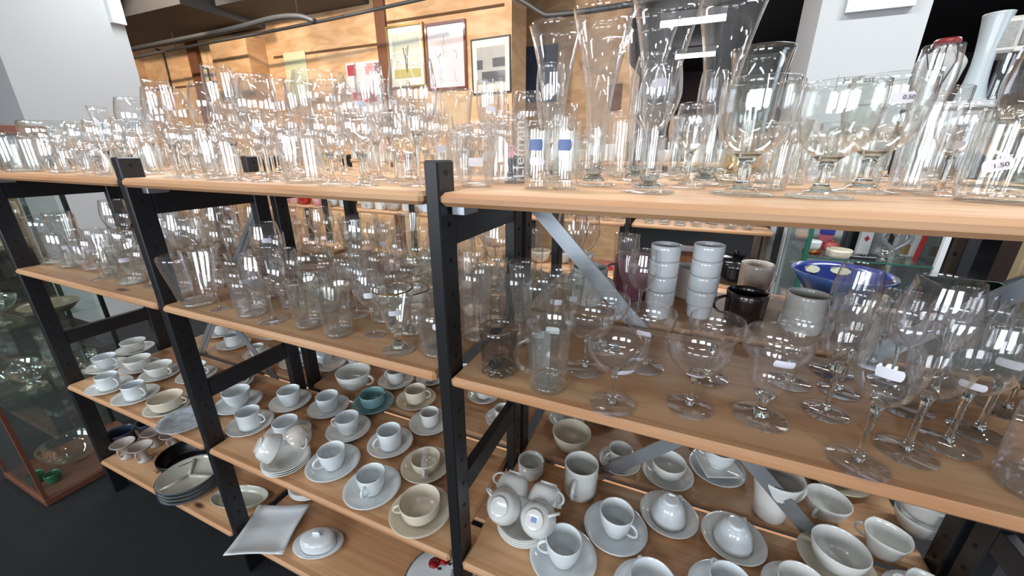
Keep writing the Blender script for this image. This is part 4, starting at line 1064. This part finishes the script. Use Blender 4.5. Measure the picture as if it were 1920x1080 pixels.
# ------------------------------------------------------------------ glass cabinet beyond the left end
RWOOD = plain('reddish_wood', (.15, .055, .032), .5, var=.3, scale=14); ALU = plain('dark_green_metal', (.03, .045, .04), .4, .5)
GEDGE = plain('green_glass_edge', (.03, .14, .10), .15, coat=.5)
X0, X1, Y0, Y1 = -2.45, -2.085, .335, .70; cx, cyy = (X0 + X1) / 2, (Y0 + Y1) / 2; hx, hy = (X1 - X0) / 2, (Y1 - Y0) / 2
root = empty('display_cabinet', (cx, cyy, 0))
m = MB(); m.box(-hx, hx, -hy, hy, 0, .03, .003); m.obj('base', RWOOD, parent=root)
for sx in (-1, 1):
    for sy in (-1, 1): MB().box(sx * hx - .006 - sx * .008, sx * hx + .006 - sx * .008, sy * hy - .006 - sy * .008, sy * hy + .006 - sy * .008, .03, 1.345).obj('corner_post', RWOOD if sy < 0 else ALU, parent=root)
for (a, b, c, d) in ((-hx + .014, hx - .014, -hy + .006, -hy + .010), (hx - .010, hx - .006, -hy + .014, hy - .014), (-hx + .006, -hx + .010, -hy + .014, hy - .014)):
    MB().box(a, b, c, d, .03, 1.345).obj('glass_pane', PANE, parent=root)
MB().box(-hx - .01, hx + .01, -hy - .01, hy + .01, 1.345, 1.375, .003).obj('top', RWOOD, parent=root)
for z in (.43, .70, .97): MB().box(-hx + .012, hx - .012, -hy + .012, hy - .012, z, z + .006).obj('glass_shelf', PANE, parent=root)
tag(root, 'glass display cabinet on a reddish wooden base at the left end of the shelving', 'cabinet')
CAB = 'glass cabinet by the shelving'
def incab(kd, x, y, z, s, label, turn=0): return place(kd, x, y, z + .0005, turn, s, None, label, 'things inside the left cabinet')
K['bigbowl'] = tumbler('glass_bowl', 'glass bowl', [(.030, 0), (.034, .003), (.075, .035), (.092, .075)], t=.0025, base=.006, cat='bowl', mat=GLT)
incab(K['bigbowl'], -2.27, .50, .030, 1.15, 'large clear glass bowl on the wooden base inside the left cabinet')
GREENG = plain('green_glass_candle', (.02, .12, .06), .15, coat=.5)
for n, (x, y) in enumerate(((-2.25, .372), (-2.19, .40))):
    kd = Kind('candle_holder', 'candle holder', '', [('holder', MB().lathe(shell([(.020, 0), (.023, .003), (.025, .035)], .003), 20).mesh('holder', GREENG), None), ('tealight', MB().lathe([(0, .006), (.017, .006), (.017, .016), (0, .016)], 16).mesh('tealight', CERA), 'white tealight')], .025, .035)
    incab(kd, x, y, .030, 1, 'small green candle holder on the cabinet base, %s one' % ['left', 'right'][n])
incab(K['bigbowl'], -2.33, .45, .436, .85, 'glass bowl on the lowest glass shelf of the left cabinet, front')
incab(K['footbowl'], -2.20, .46, .436, 1.1, 'footed bowl on the lowest glass shelf of the left cabinet'); incab(K['footbowl'], -2.16, .60, .436, 1.0, 'footed bowl at the back of the lowest glass shelf, left cabinet')
incab(K['jug'], -2.35, .58, .436, .85, 'glass jug at the back of the lowest glass shelf, left cabinet')
TAN = plain('tan_stoneware', (.20, .16, .11), .4, coat=.3, var=.15)
kd = Kind('serving_dish', 'dish', '', [('serving_dish', MB().lathe(shell([(.05, 0), (.06, .003), (.085, .03)], .004), 32).mesh('serving_dish', TAN), None)], .085, .03, None, True)
incab(kd, -2.19, .58, .560 if False else .706, 1.0, 'tan serving dish on the middle glass shelf of the left cabinet, at the right')
incab(K['bigbowl'], -2.34, .47, .706, .85, 'glass bowl on the middle glass shelf of the left cabinet')
incab(K['goblet'], -2.18, .44, .706, .9, 'goblet beside the tan dish on the middle glass shelf, left cabinet')
for n, (x, y) in enumerate(((-2.35, .44), (-2.26, .46), (-2.17, .50), (-2.30, .60))): incab(K[['tumbler', 'footbowl', 'tumbler', 'smallwine'][n]], x, y, .976, 1, ['left tumbler', 'footed bowl', 'right tumbler', 'small stemmed glass'][n] + ' on the highest glass shelf of the left cabinet')

# ------------------------------------------------------------------ next aisle
def aisle_board(x0, x1, y0, y1, z, label, lx=0):
    o = MB().box(-(x1 - x0) / 2, (x1 - x0) / 2, -(y1 - y0) / 2, (y1 - y0) / 2, -.018, 0, .004).obj('shelf_board', PINE, loc=((x0 + x1) / 2, (y0 + y1) / 2, z)); tag(o, label, 'shelf', 'aisle shelf boards')
for n, (x, t) in enumerate(((-3.14, 'left end of the aisle shelves'), (-2.56, 'left part of the aisle shelves'), (-1.73, 'centre of the aisle shelves'), (-.93, 'aisle shelves behind the middle bay'), (-.25, 'aisle shelves behind the right bay'), (.478, 'right end of the aisle shelves beside the glass display'))):
    r = empty('shelving_upright', (x, 2.42, 0))
    for yy in (-.155, .155): MB().box(-.012, .012, yy - .02, yy + .02, 0, 1.27, .002).obj('post', BLACK, parent=r)
    for z in (.2, 1.1): MB().box(-.010, .010, -.135, .135, z, z + .05).obj('crossbar', BLACK, parent=r)
    tag(r, 'black ladder frame, ' + t, 'shelf frame', 'aisle shelf frames')
AY = (2.27, 2.57)
for (a, b, n) in ((-3.128, -2.572, 'leftmost'), (-2.542, -1.748, 'second'), (-1.712, -.948, 'third')):
    for z, zn in ((.875, 'middle'), (1.235, 'top'), (.50, 'low')): aisle_board(a, b, AY[0], AY[1], z, 'pine board in the next aisle, %s level of the %s section' % (zn, n))
for (a, b, n) in ((-.912, -.268, 'fourth'), (-.232, .46, 'rightmost')):
    for z, zn in ((.905, 'middle'), (1.235, 'top'), (.60, 'low')): aisle_board(a, b, AY[0], AY[1], z, 'pine board in the next aisle, %s level of the %s section' % (zn, n))
PINKC = plain('pink_china', (.62, .30, .32), .3, coat=.3); REDC = plain('red_china', (.40, .02, .025), .25, coat=.4); LGREY = plain('pale_grey_china', (.55, .58, .57), .25, coat=.3)
def recol(kind, mat, name, cat, desc):
    ps = []
    for pn, me, lb in kind.parts:
        m2 = me.copy(); m2.materials.clear(); m2.materials.append(mat); ps.append((pn, m2, lb))
    return Kind(name, cat, desc, ps, kind.r, kind.h, kind.P, kind.single)
PK = recol(CUP['mug'], PINKC, 'pink_mug', 'mug', 'pink mug'); RB = recol(CUP['bowlcup'], REDC, 'red_bowl', 'bowl', 'red bowl'); GB = recol(CUP['bowlcup'], LGREY, 'grey_bowl', 'bowl', 'pale grey bowl'); GM = recol(CUP['mug'], LGREY, 'grey_mug', 'mug', 'pale grey mug'); PB = recol(CUP['pot'], PINKC, 'pink_pot', 'pot', 'pink pot')
AOCC = []
def aput(k, px, py_z, s, label=None, z=.875, y=2.36):
    p = atY(px, 390, y); x = p.x
    while any((x - a) ** 2 + (y - b) ** 2 < (k.r * s + c + .004) ** 2 and abs(z - d) < .01 for a, b, c, d in AOCC):
        x += .006
    AOCC.append((x, y, k.r * s, z)); return place(k, x, y, z + .0005, random.uniform(-1, 1), s, None, label, 'crockery in the next aisle')
for k, px, s, lb in ((PK, 556, 1.1, 'pink mug at the left of the next aisle row'), (RB, 575, 1.0, 'red bowl beside the pink mug in the next aisle'), (PB, 600, 1.2, 'pink pot right of the red bowl in the next aisle'), (GB, 628, .9, 'pale grey bowl right of the pink pot, next aisle'), (GM, 642, 1.1, 'pale grey mug beside the grey bowl, next aisle'),
                     (GM, 690, 1.2, 'pale grey mug behind the middle bay glasses, next aisle'), (CUP['mug'], 708, 1.1, 'white mug next to the pale grey one, next aisle'), (GB, 730, 1.1, 'pale grey bowl near the middle post, next aisle'), (CUP['mug'], 748, 1.0, 'white mug right of that grey bowl, next aisle'), (CUP['tea'], 772, 1.2, 'white cup nearest the middle post, next aisle'), (GM, 790, 1.1, 'pale grey mug by the middle post, next aisle')):
    aput(k, px, 0, s, lb)
for yy, n_ in ((2.33, 'front row'), (2.45, 'back row')):
    x = -.88; i = 0
    while x < .43:
        k = K[['smallcut', 'tumbler', 'barrel', 'smallcut', 'taper', 'shot'][(i * 5 + (yy > 2.4) * 2) % 6]]
        if abs(x + .25) > .05:
            e = place(k, x, yy, .9055, random.uniform(-1, 1), .95, None, '%s, %s from left, %s, aisle shelf behind the mugs' % (k.desc, ORD[min(i, 19)], n_), 'glasses in the next aisle')
        x += .082; i += 1
xs = -3.05; i = 0
while xs < .40:
    k = [CUP['mug'], GB, CUP['tea'], PK, CUP['pot'], GM, CUP['bowlcup'], CUP['mug'], PB, CUP['flare']][i % 10]; s_ = 1.1
    if min(abs(xs - q) for q in (-2.56, -1.73, -.93, -.25)) > .075:
        place(k, xs, 2.36 + .03 * (i % 2), 1.2355, random.uniform(-1, 1), s_, None, '%s, %s piece from left on top of the next aisle shelves' % (k.desc, ['odd', 'even'][0] if False else ORD[min(len([e for e in PLACED if e[6] == 'china on top of the aisle']), 19)]), 'china on top of the aisle')
    xs += .155; i += 1
# low level of the next aisle behind the mug stacks
root = empty('cooking_pot', (.33, 2.40, .6005)); EN = plain('black_enamel', (.008, .008, .009), .15, coat=.6)
MB().lathe(shell([(.09, 0), (.10, .004), (.105, .12)], .003), 36).obj('pot_body', EN, parent=root)
l_ = MB().lathe([(0, .121), (.107, .121), (.108, .126), (.09, .138), (.05, .146), (0, .148)], 36).obj('lid', EN, parent=root); MB().lathe([(0, .147), (.010, .147), (.016, .165), (.010, .172), (0, .172)], 16).obj('knob', EN, parent=l_)
tag(root, 'black enamel cooking pot with lid on the low board of the next aisle', 'pot')
for n, (x, y) in enumerate(((-.80, 2.36), (-.66, 2.40), (-.52, 2.38))):
    place(GB if n else CUP['bowlcup'], x, y, .6005, 0, 1.3, None, ['cream bowl', 'first pale grey bowl', 'second pale grey bowl'][n] + ' on the low board of the next aisle', 'bowls in the next aisle')
o = MB().box(-.06, .06, -.06, .06, 0, .03, .003).obj('red_box', REDC, loc=(-.37, 2.40, .6005)); tag(o, 'flat red box on the low board of the next aisle', 'box')
o = MB().box(-.10, .10, -.08, .08, 0, .16, .003).obj('brown_box', BATT, loc=(.03, 2.42, .6005)); tag(o, 'dark brown box on the low board of the next aisle', 'box')

# ------------------------------------------------------------------ glass display in front of the right pillar
DX0, DX1, DY0, DY1 = .502, .93, 1.90, 2.25; cx, cyy = (DX0 + DX1) / 2, (DY0 + DY1) / 2; hx, hy = (DX1 - DX0) / 2, (DY1 - DY0) / 2
root = empty('display_case', (cx, cyy, 0))
MB().box(-hx, hx, -hy, hy, 0, .10, .004).obj('plinth', WHITE, parent=root)
for sx, sy in ((-1, -1), (-1, 1), (1, 1), (1, -1)):
    MB().box(sx * (hx - .008) - .008, sx * (hx - .008) + .008, sy * (hy - .008) - .008, sy * (hy - .008) + .008, .10, 1.17).obj('corner_post', (GEDGE if sx < 0 and sy < 0 else WHITE), parent=root)
MB().box(-hx, -hx + .005, -hy + .016, hy - .016, .10, 1.17).obj('glass_side', PANE, parent=root); MB().box(hx - .005, hx, -hy + .016, hy - .016, .10, 1.17).obj('glass_side', PANE, parent=root)
for z in (.42, .875):
    sh_ = MB().box(-hx + .018, hx - .018, -hy + .01, hy - .01, z, z + .006).obj('glass_shelf', PANE, parent=root)
    MB().box(-hx + .018, hx - .018, -hy + .006, -hy + .010, z, z + .006).obj('glass_edge', GEDGE, parent=sh_)
MB().box(-hx, hx, -hy, hy, 1.17, 1.185).obj('top', WHITE, parent=root)
tag(root, 'glass display case with green edges standing before the right white pillar', 'cabinet')
ZD = .8815
def dx(px, y=2.0): return atY(px, 455, y).x
def box_thing(name, px, y, w_, d_, h_, mat, label, cat, rz=0, z=ZD, lean=0):
    o = MB().box(-w_ / 2, w_ / 2, -d_ / 2, d_ / 2, 0, h_, .002).obj(name, mat, loc=(dx(px, y), y, z)); o.rotation_euler = (lean, 0, rz); tag(o, label, cat, 'bric-a-brac in the display case'); return o
root = empty('spirit_burner', (dx(1520, 1.97) + .012, 1.975, ZD)); MB().lathe([(0, 0), (.030, 0), (.033, .004), (.033, .018), (.028, .020), (0, .020)], 24).obj('stand', plain('copper', (.30, .10, .03), .25, .8), parent=root); MB().lathe(shell([(.022, .0205), (.026, .03), (.028, .055)], .003), 24).obj('cup', CERA, parent=root); tag(root, 'white cup on a copper coloured stand in the display case', 'cup', 'bric-a-brac in the display case')
b_ = box_thing('carton', 1546, 2.07, .045, .035, .07, plain('carton_red', (.42, .10, .12), .5), 'small red and blue carton in the display case', 'box'); MB().box(-.023, .023, -.018, .018, .07, .125, .002).obj('blue_half', plain('carton_blue', (.01, .02, .30), .4), parent=b_)
root = empty('coral_ball', (dx(1562, 2.02), 2.02, ZD)); MB().lathe([(0, 0), (.018, .004), (.027, .022), (.022, .042), (0, .048)], 20).obj('ball', plain('coral', (.52, .10, .09), .5), parent=root); MB().lathe([(0, .047), (.006, .047), (.004, .055), (0, .055)], 10).obj('stopper', GOLD, parent=root); tag(root, 'round coral red ornament behind the cream bowl in the display case', 'ornament', 'bric-a-brac in the display case')
o = MB().lathe(shell([(.036, 0), (.042, .003), (.044, .03)], .005), 28).obj('cream_bowl', CREAM, loc=(dx(1578, 1.955), 1.955, ZD)); tag(o, 'thick cream bowl at the front of the display case', 'bowl', 'bric-a-brac in the display case')
box_thing('dark_box', 1592, 2.12, .05, .04, .11, DKM, 'upright dark box behind the cream bowl in the display case', 'box')
b_ = box_thing('white_bottle', 1620, 2.05, .040, .030, .17, WHITE, 'white rectangular bottle with a red emblem in the display case', 'bottle'); MB().poly([(0, -.0155, .055), (.009, -.0155, .068), (0, -.0155, .081), (-.009, -.0155, .068)], .001, (0, -1, 0)).obj('red_emblem', REDC, parent=b_)
o = MB().lathe(shell([(.024, 0), (.026, .003), (.026, .17)], .002), 24).obj('frosted_cylinder', FROST, loc=(dx(1648, 2.08), 2.08, ZD)); tag(o, 'pale frosted glass cylinder in the display case', 'vase', 'bric-a-brac in the display case')
hp = []
for k in range(25):
    t = 2 * PI * k / 24; hp.append((.0028 * 16 * math.sin(t) ** 3, 0, .075 + .0028 * (13 * math.cos(t) - 5 * math.cos(2 * t) - 2 * math.cos(3 * t) - math.cos(4 * t))))
o = MB().tube(hp, .009, 10, cap=False).obj('heart_ring', plain('grey_glass', (.32, .32, .33), .1, coat=.6), loc=(dx(1678, 2.01), 2.01, ZD)); MB().lathe([(0, 0), (.028, 0), (.03, .006), (.012, .014), (.009, .036), (0, .036)], 20).obj('foot', GLT, parent=o); tag(o, 'grey glass heart on a foot in the display case', 'ornament', 'bric-a-brac in the display case')
b_ = box_thing('dark_boat', 1625, 1.935, .085, .022, .014, DKM, 'dark low boat shaped ornament at the front edge of the display case', 'ornament'); MB().lathe([(0, .014), (.008, .014), (.006, .022), (0, .022)], 10).obj('cabin', DKM, parent=b_)
place(K['footbowl'], dx(1665, 1.945), 1.945, ZD, 0, .6, None, 'tiny crystal bowl at the front edge of the display case', 'bric-a-brac in the display case')
b_ = box_thing('white_carton', 1705, 2.08, .05, .04, .13, WHITE, 'tall white carton at the right of the display case', 'box'); MB().box(-.026, -.001, -.0215, -.02, .01, .05).obj('tan_label', plain('tan_label', (.35, .22, .10), .6), parent=b_)
o = MB().poly([(0, 0, 0), (.012, 0, 0), (.030, 0, .17), (.012, 0, .17)], .004, (0, 1, 0)).obj('red_ribbon', REDC, loc=(dx(1722, 1.99), 1.99, ZD)); tag(o, 'red strip standing at the right of the display case', 'ribbon', 'bric-a-brac in the display case')
for n, px in enumerate((1615, 1660, 1690)):
    b_ = box_thing('cream_candle', px, 2.0, .028, .028, .30, plain('candle_wax', (.55, .52, .36), .5), 'tall cream block on the lower glass shelf of the display case, %s of three' % ['left', 'middle', 'right'][n], 'candle', z=.4265)
    MB().tube([(0, 0, .30), (.001, 0, .308)], .0012, 5).obj('wick', INK, parent=b_)
# white table with necklace bust and vases
sx0, sx1 = atY(1690, 200, 3.0).x, atY(1868, 200, 3.0).x; zt = atY(1780, 190, 3.0).z
root = empty('white_console', ((sx0 + sx1) / 2, 3.15, 0)); hw_ = (sx1 - sx0) / 2
MB().box(-hw_, hw_, -.16, .16, zt - .035, zt, .004).obj('table_top', WHITE, parent=root)
MB().box(-hw_ + .02, hw_ - .02, -.14, .14, zt - .12, zt - .045, .003).obj('drawer_box', WHITE, parent=root)
for a in (-1, 1):
    for b in (-1, 1): MB().box(a * (hw_ - .03) - .015, a * (hw_ - .03) + .015, b * .12 - .015, b * .12 + .015, 0, zt - .035).obj('leg', DKM, parent=root)
tag(root, 'white console top behind the right pillar carrying a necklace bust', 'table')
bx = atY(1762, 150, 3.05).x; WB = plain('white_linen', (.70, .70, .66), .8)
root = empty('necklace_bust', (bx, 3.1, zt + .0005))
def squash(a): return 1 - .42 * abs(math.sin(a))
MB().lathe(catmull([(.075, 0), (.085, .06), (.105, .16), (.11, .20), (.085, .235), (.05, .255), (.042, .29)], 3) + [(0, .292)], 32, sq=squash).obj('bust', WB, parent=root)
MB().lathe([(.040, .285), (.052, .285), (.055, .300), (.050, .312), (.040, .310), (.040, .285)], 28).obj('beaded_collar', plain('red_beads', (.33, .04, .04), .4, var=.5, scale=70), parent=root)
mb = MB(); 
for a, b in ((-.05, -.02), (-.02, 0), (.035, .01)): mb.tube([(a * .8, -.052, .28), (a, -.070, .20), (b - .01, -.072, .08), (b - .02, -.070, .02)], .0035, 6)
mb.tube([(-.09, -.06, .235), (-.05, -.068, .11), (-.025, -.07, .05)], .003, 6)
mb.obj('necklace', DKM, parent=root); tag(root, 'white necklace bust with a red collar and dark necklace on the console', 'bust')
o = MB().box(-.07, .07, -.01, .01, 0, .25, .002).obj('white_board', WHITE, loc=(bx - .14, 3.24, zt + .0005)); tag(o, 'white backboard standing behind the necklace bust', 'board')
vx = atY(1832, 150, 3.05).x; VASEG = plain('pale_blue_vase', (.58, .64, .65), .3, coat=.4)
o = MB().lathe(shell([(.055, 0), (.06, .004), (.045, .10), (.040, .22), (.052, .36), (.058, .40)], .004), 28).obj('tall_vase', VASEG, loc=(vx, 3.06, zt + .0005)); tag(o, 'tall pale blue vase on the white console', 'vase')
o = MB().lathe(shell([(.032, 0), (.036, .004), (.030, .12), (.040, .28)], .004), 20).obj('slim_vase', GLT, loc=(vx + .10, 3.08, zt + .0005)); tag(o, 'slim clear vase right of the pale blue vase', 'vase')
o = MB().box(-.035, .035, -.03, .03, 0, .07, .003).obj('brown_box', BATT, loc=(bx - .13, 3.05, zt + .0005)); tag(o, 'little brown box left of the necklace bust', 'box')
# white heater hanging from the ceiling
hp_ = atY(1905, 55, 3.0); root = empty('ceiling_heater', (hp_.x + .20, 3.1, hp_.z - .02)); root.rotation_euler = (0, 0, R(-14)); HW = plain('heater_white', (.72, .69, .62), .45)
MB().box(-.24, -.14, -.13, .13, -.075, .085, .012).obj('end_cap', HW, parent=root); MB().box(-.14, .40, -.12, .12, -.05, .075, .006).obj('casing', plain('heater_grey', (.22, .21, .20), .5), parent=root); MB().box(-.15, .40, -.125, .125, -.075, -.05, .004).obj('lower_tray', HW, parent=root)
MB().box(-.225, -.155, -.134, -.129, -.05, .06).obj('vent_grille', plain('vent_grey', (.35, .34, .32), .5, var=.5, scale=90), parent=root)
for x in (-.1, .3): MB().tube([(x, 0, .07), (x, 0, 3.05 - hp_.z)], .006, 6).obj('hanger_rod', PIPE, parent=root)
tag(root, 'white ceiling heater with a slatted end at the upper right corner', 'heater')
# frame and card on the right pillar
n0, n1 = atY(1585, 16, 2.395), atY(1712, 12, 2.395); zz = atY(1640, 20, 2.395).z
root = empty('notice_frame', ((n0.x + n1.x) / 2, 2.397, zz)); hw_ = (n1.x - n0.x) / 2
MB().box(-hw_, hw_, -.02, 0, 0, .014).obj('frame_rail', LGREY, parent=root); MB().box(-hw_, hw_, -.02, 0, .356, .37).obj('frame_rail', LGREY, parent=root)
for a in (-1, 1): MB().box(a * (hw_ - .007) - .007, a * (hw_ - .007) + .007, -.02, 0, .014, .356).obj('frame_side', LGREY, parent=root)
MB().box(-hw_ + .014, hw_ - .014, -.008, 0, .014, .356).obj('paper', plain('notice_paper', (.66, .72, .76), .4), parent=root); tag(root, 'pale framed notice high on the right white pillar', 'notice')
cp = atY(1610, 150, 2.396); o = MB().box(-.075, .075, -.003, 0, -.10, .025).obj('white_card', COLW, loc=(cp.x, 2.398, cp.z)); text(o, 'lettering', 'koelkast', .034, (0, -.0035, 0), (PI / 2, 0, 0), INK); tag(o, 'white card with small dark lettering low on the right pillar', 'card')
# chair and crate at the right edge
cx_ = atY(1852, 480, 1.75).x
TANW = plain('tan_wood', (.33, .25, .14), .5, var=.2, scale=8); CUSH = plain('cream_cushion', (.55, .52, .38), .85, var=.06, bump=.2)
root = empty('padded_chair', (cx_ + .36, 2.15, 0)); root.rotation_euler = (0, 0, R(10))
for a in (-1, 1):
    MB().box(a * .19 - .022, a * .19 + .022, -.20, -.165, 0, 1.12, .005).obj('back_post', TANW, parent=root); MB().box(a * .19 - .02, a * .19 + .02, .16, .20, 0, .44, .004).obj('leg', TANW, parent=root)
MB().box(-.21, .21, -.20, .20, .44, .48, .006).obj('seat', TANW, parent=root)
MB().lathe(catmull([(.10, 0), (.15, .03), (.16, .08), (.12, .13)], 3) + [(0, .135)], 24, sq=lambda a: 1 + .12 * (1 - abs(math.cos(2 * a))), M=Matrix.Translation((0, -.17, .94)) @ Matrix.Rotation(PI / 2, 4, 'X') @ Matrix.Translation((0, 0, -.06))).obj('back_cushion', CUSH, parent=root)
tag(root, 'tan wooden chair with a cream back cushion beyond the right bay', 'chair')
root = empty('black_bag', (cx_ + .20, 1.62, 0)); MB().box(-.22, .22, -.10, .10, 0, .93, .05).obj('bag_body', DKM, parent=root); MB().tube([(-.07, 0, .92), (-.06, 0, .96), (.06, 0, .96), (.07, 0, .92)], .008, 8).obj('handle', GALV, parent=root); tag(root, 'black upright travel bag standing before the padded chair', 'bag')
GREENP = plain('dark_green_plastic', (.012, .05, .028), .4)
gx, gy = settle('middle', .505, .90, .07); OCC['middle'].append((gx, gy, .07)); root = empty('green_crate', (gx, gy, .9385))
for (a, b, c, d) in ((-.055, .055, -.055, -.051), (-.055, .055, .051, .055), (-.055, -.051, -.051, .051), (.051, .055, -.051, .051)): MB().box(a, b, c, d, .003, .13).obj('side', GREENP, parent=root)
MB().box(-.055, .055, -.055, .055, 0, .003).obj('bottom', GREENP, parent=root); tag(root, 'dark green plastic crate at the right end of the middle shelf', 'crate')
MB_t = sbox('trim_trunking', -3.998, -3.955, 1.90, 1.98, 2.18, 3.05, WHITE)
# dark shelving along the far right side of the shop
for n, (x, y) in enumerate(((2.2, 6.5), (3.6, 5.2), (-.2, 7.5))):
    root = empty('dark_bookcase', (x, y, 0)); DK2 = plain('dark_walnut', (.075, .05, .045), .5)
    for a in (-.6, .58): MB().box(a, a + .02, -.15, .15, 0, 2.0).obj('side', DK2, parent=root)
    for z in (.05, .5, .95, 1.4, 1.96): MB().box(-.58, .58, -.15, .15, z, z + .02).obj('shelf', DK2, parent=root)
    MB().box(-.6, .6, .15, .16, 0, 2.0).obj('back', DK2, parent=root)
    tag(root, ['dark bookcase far back behind the right pillar', 'dark bookcase at the far right', 'dark bookcase far back under the lit tubes'][n], 'bookcase', 'dark bookcases')

finish_labels()
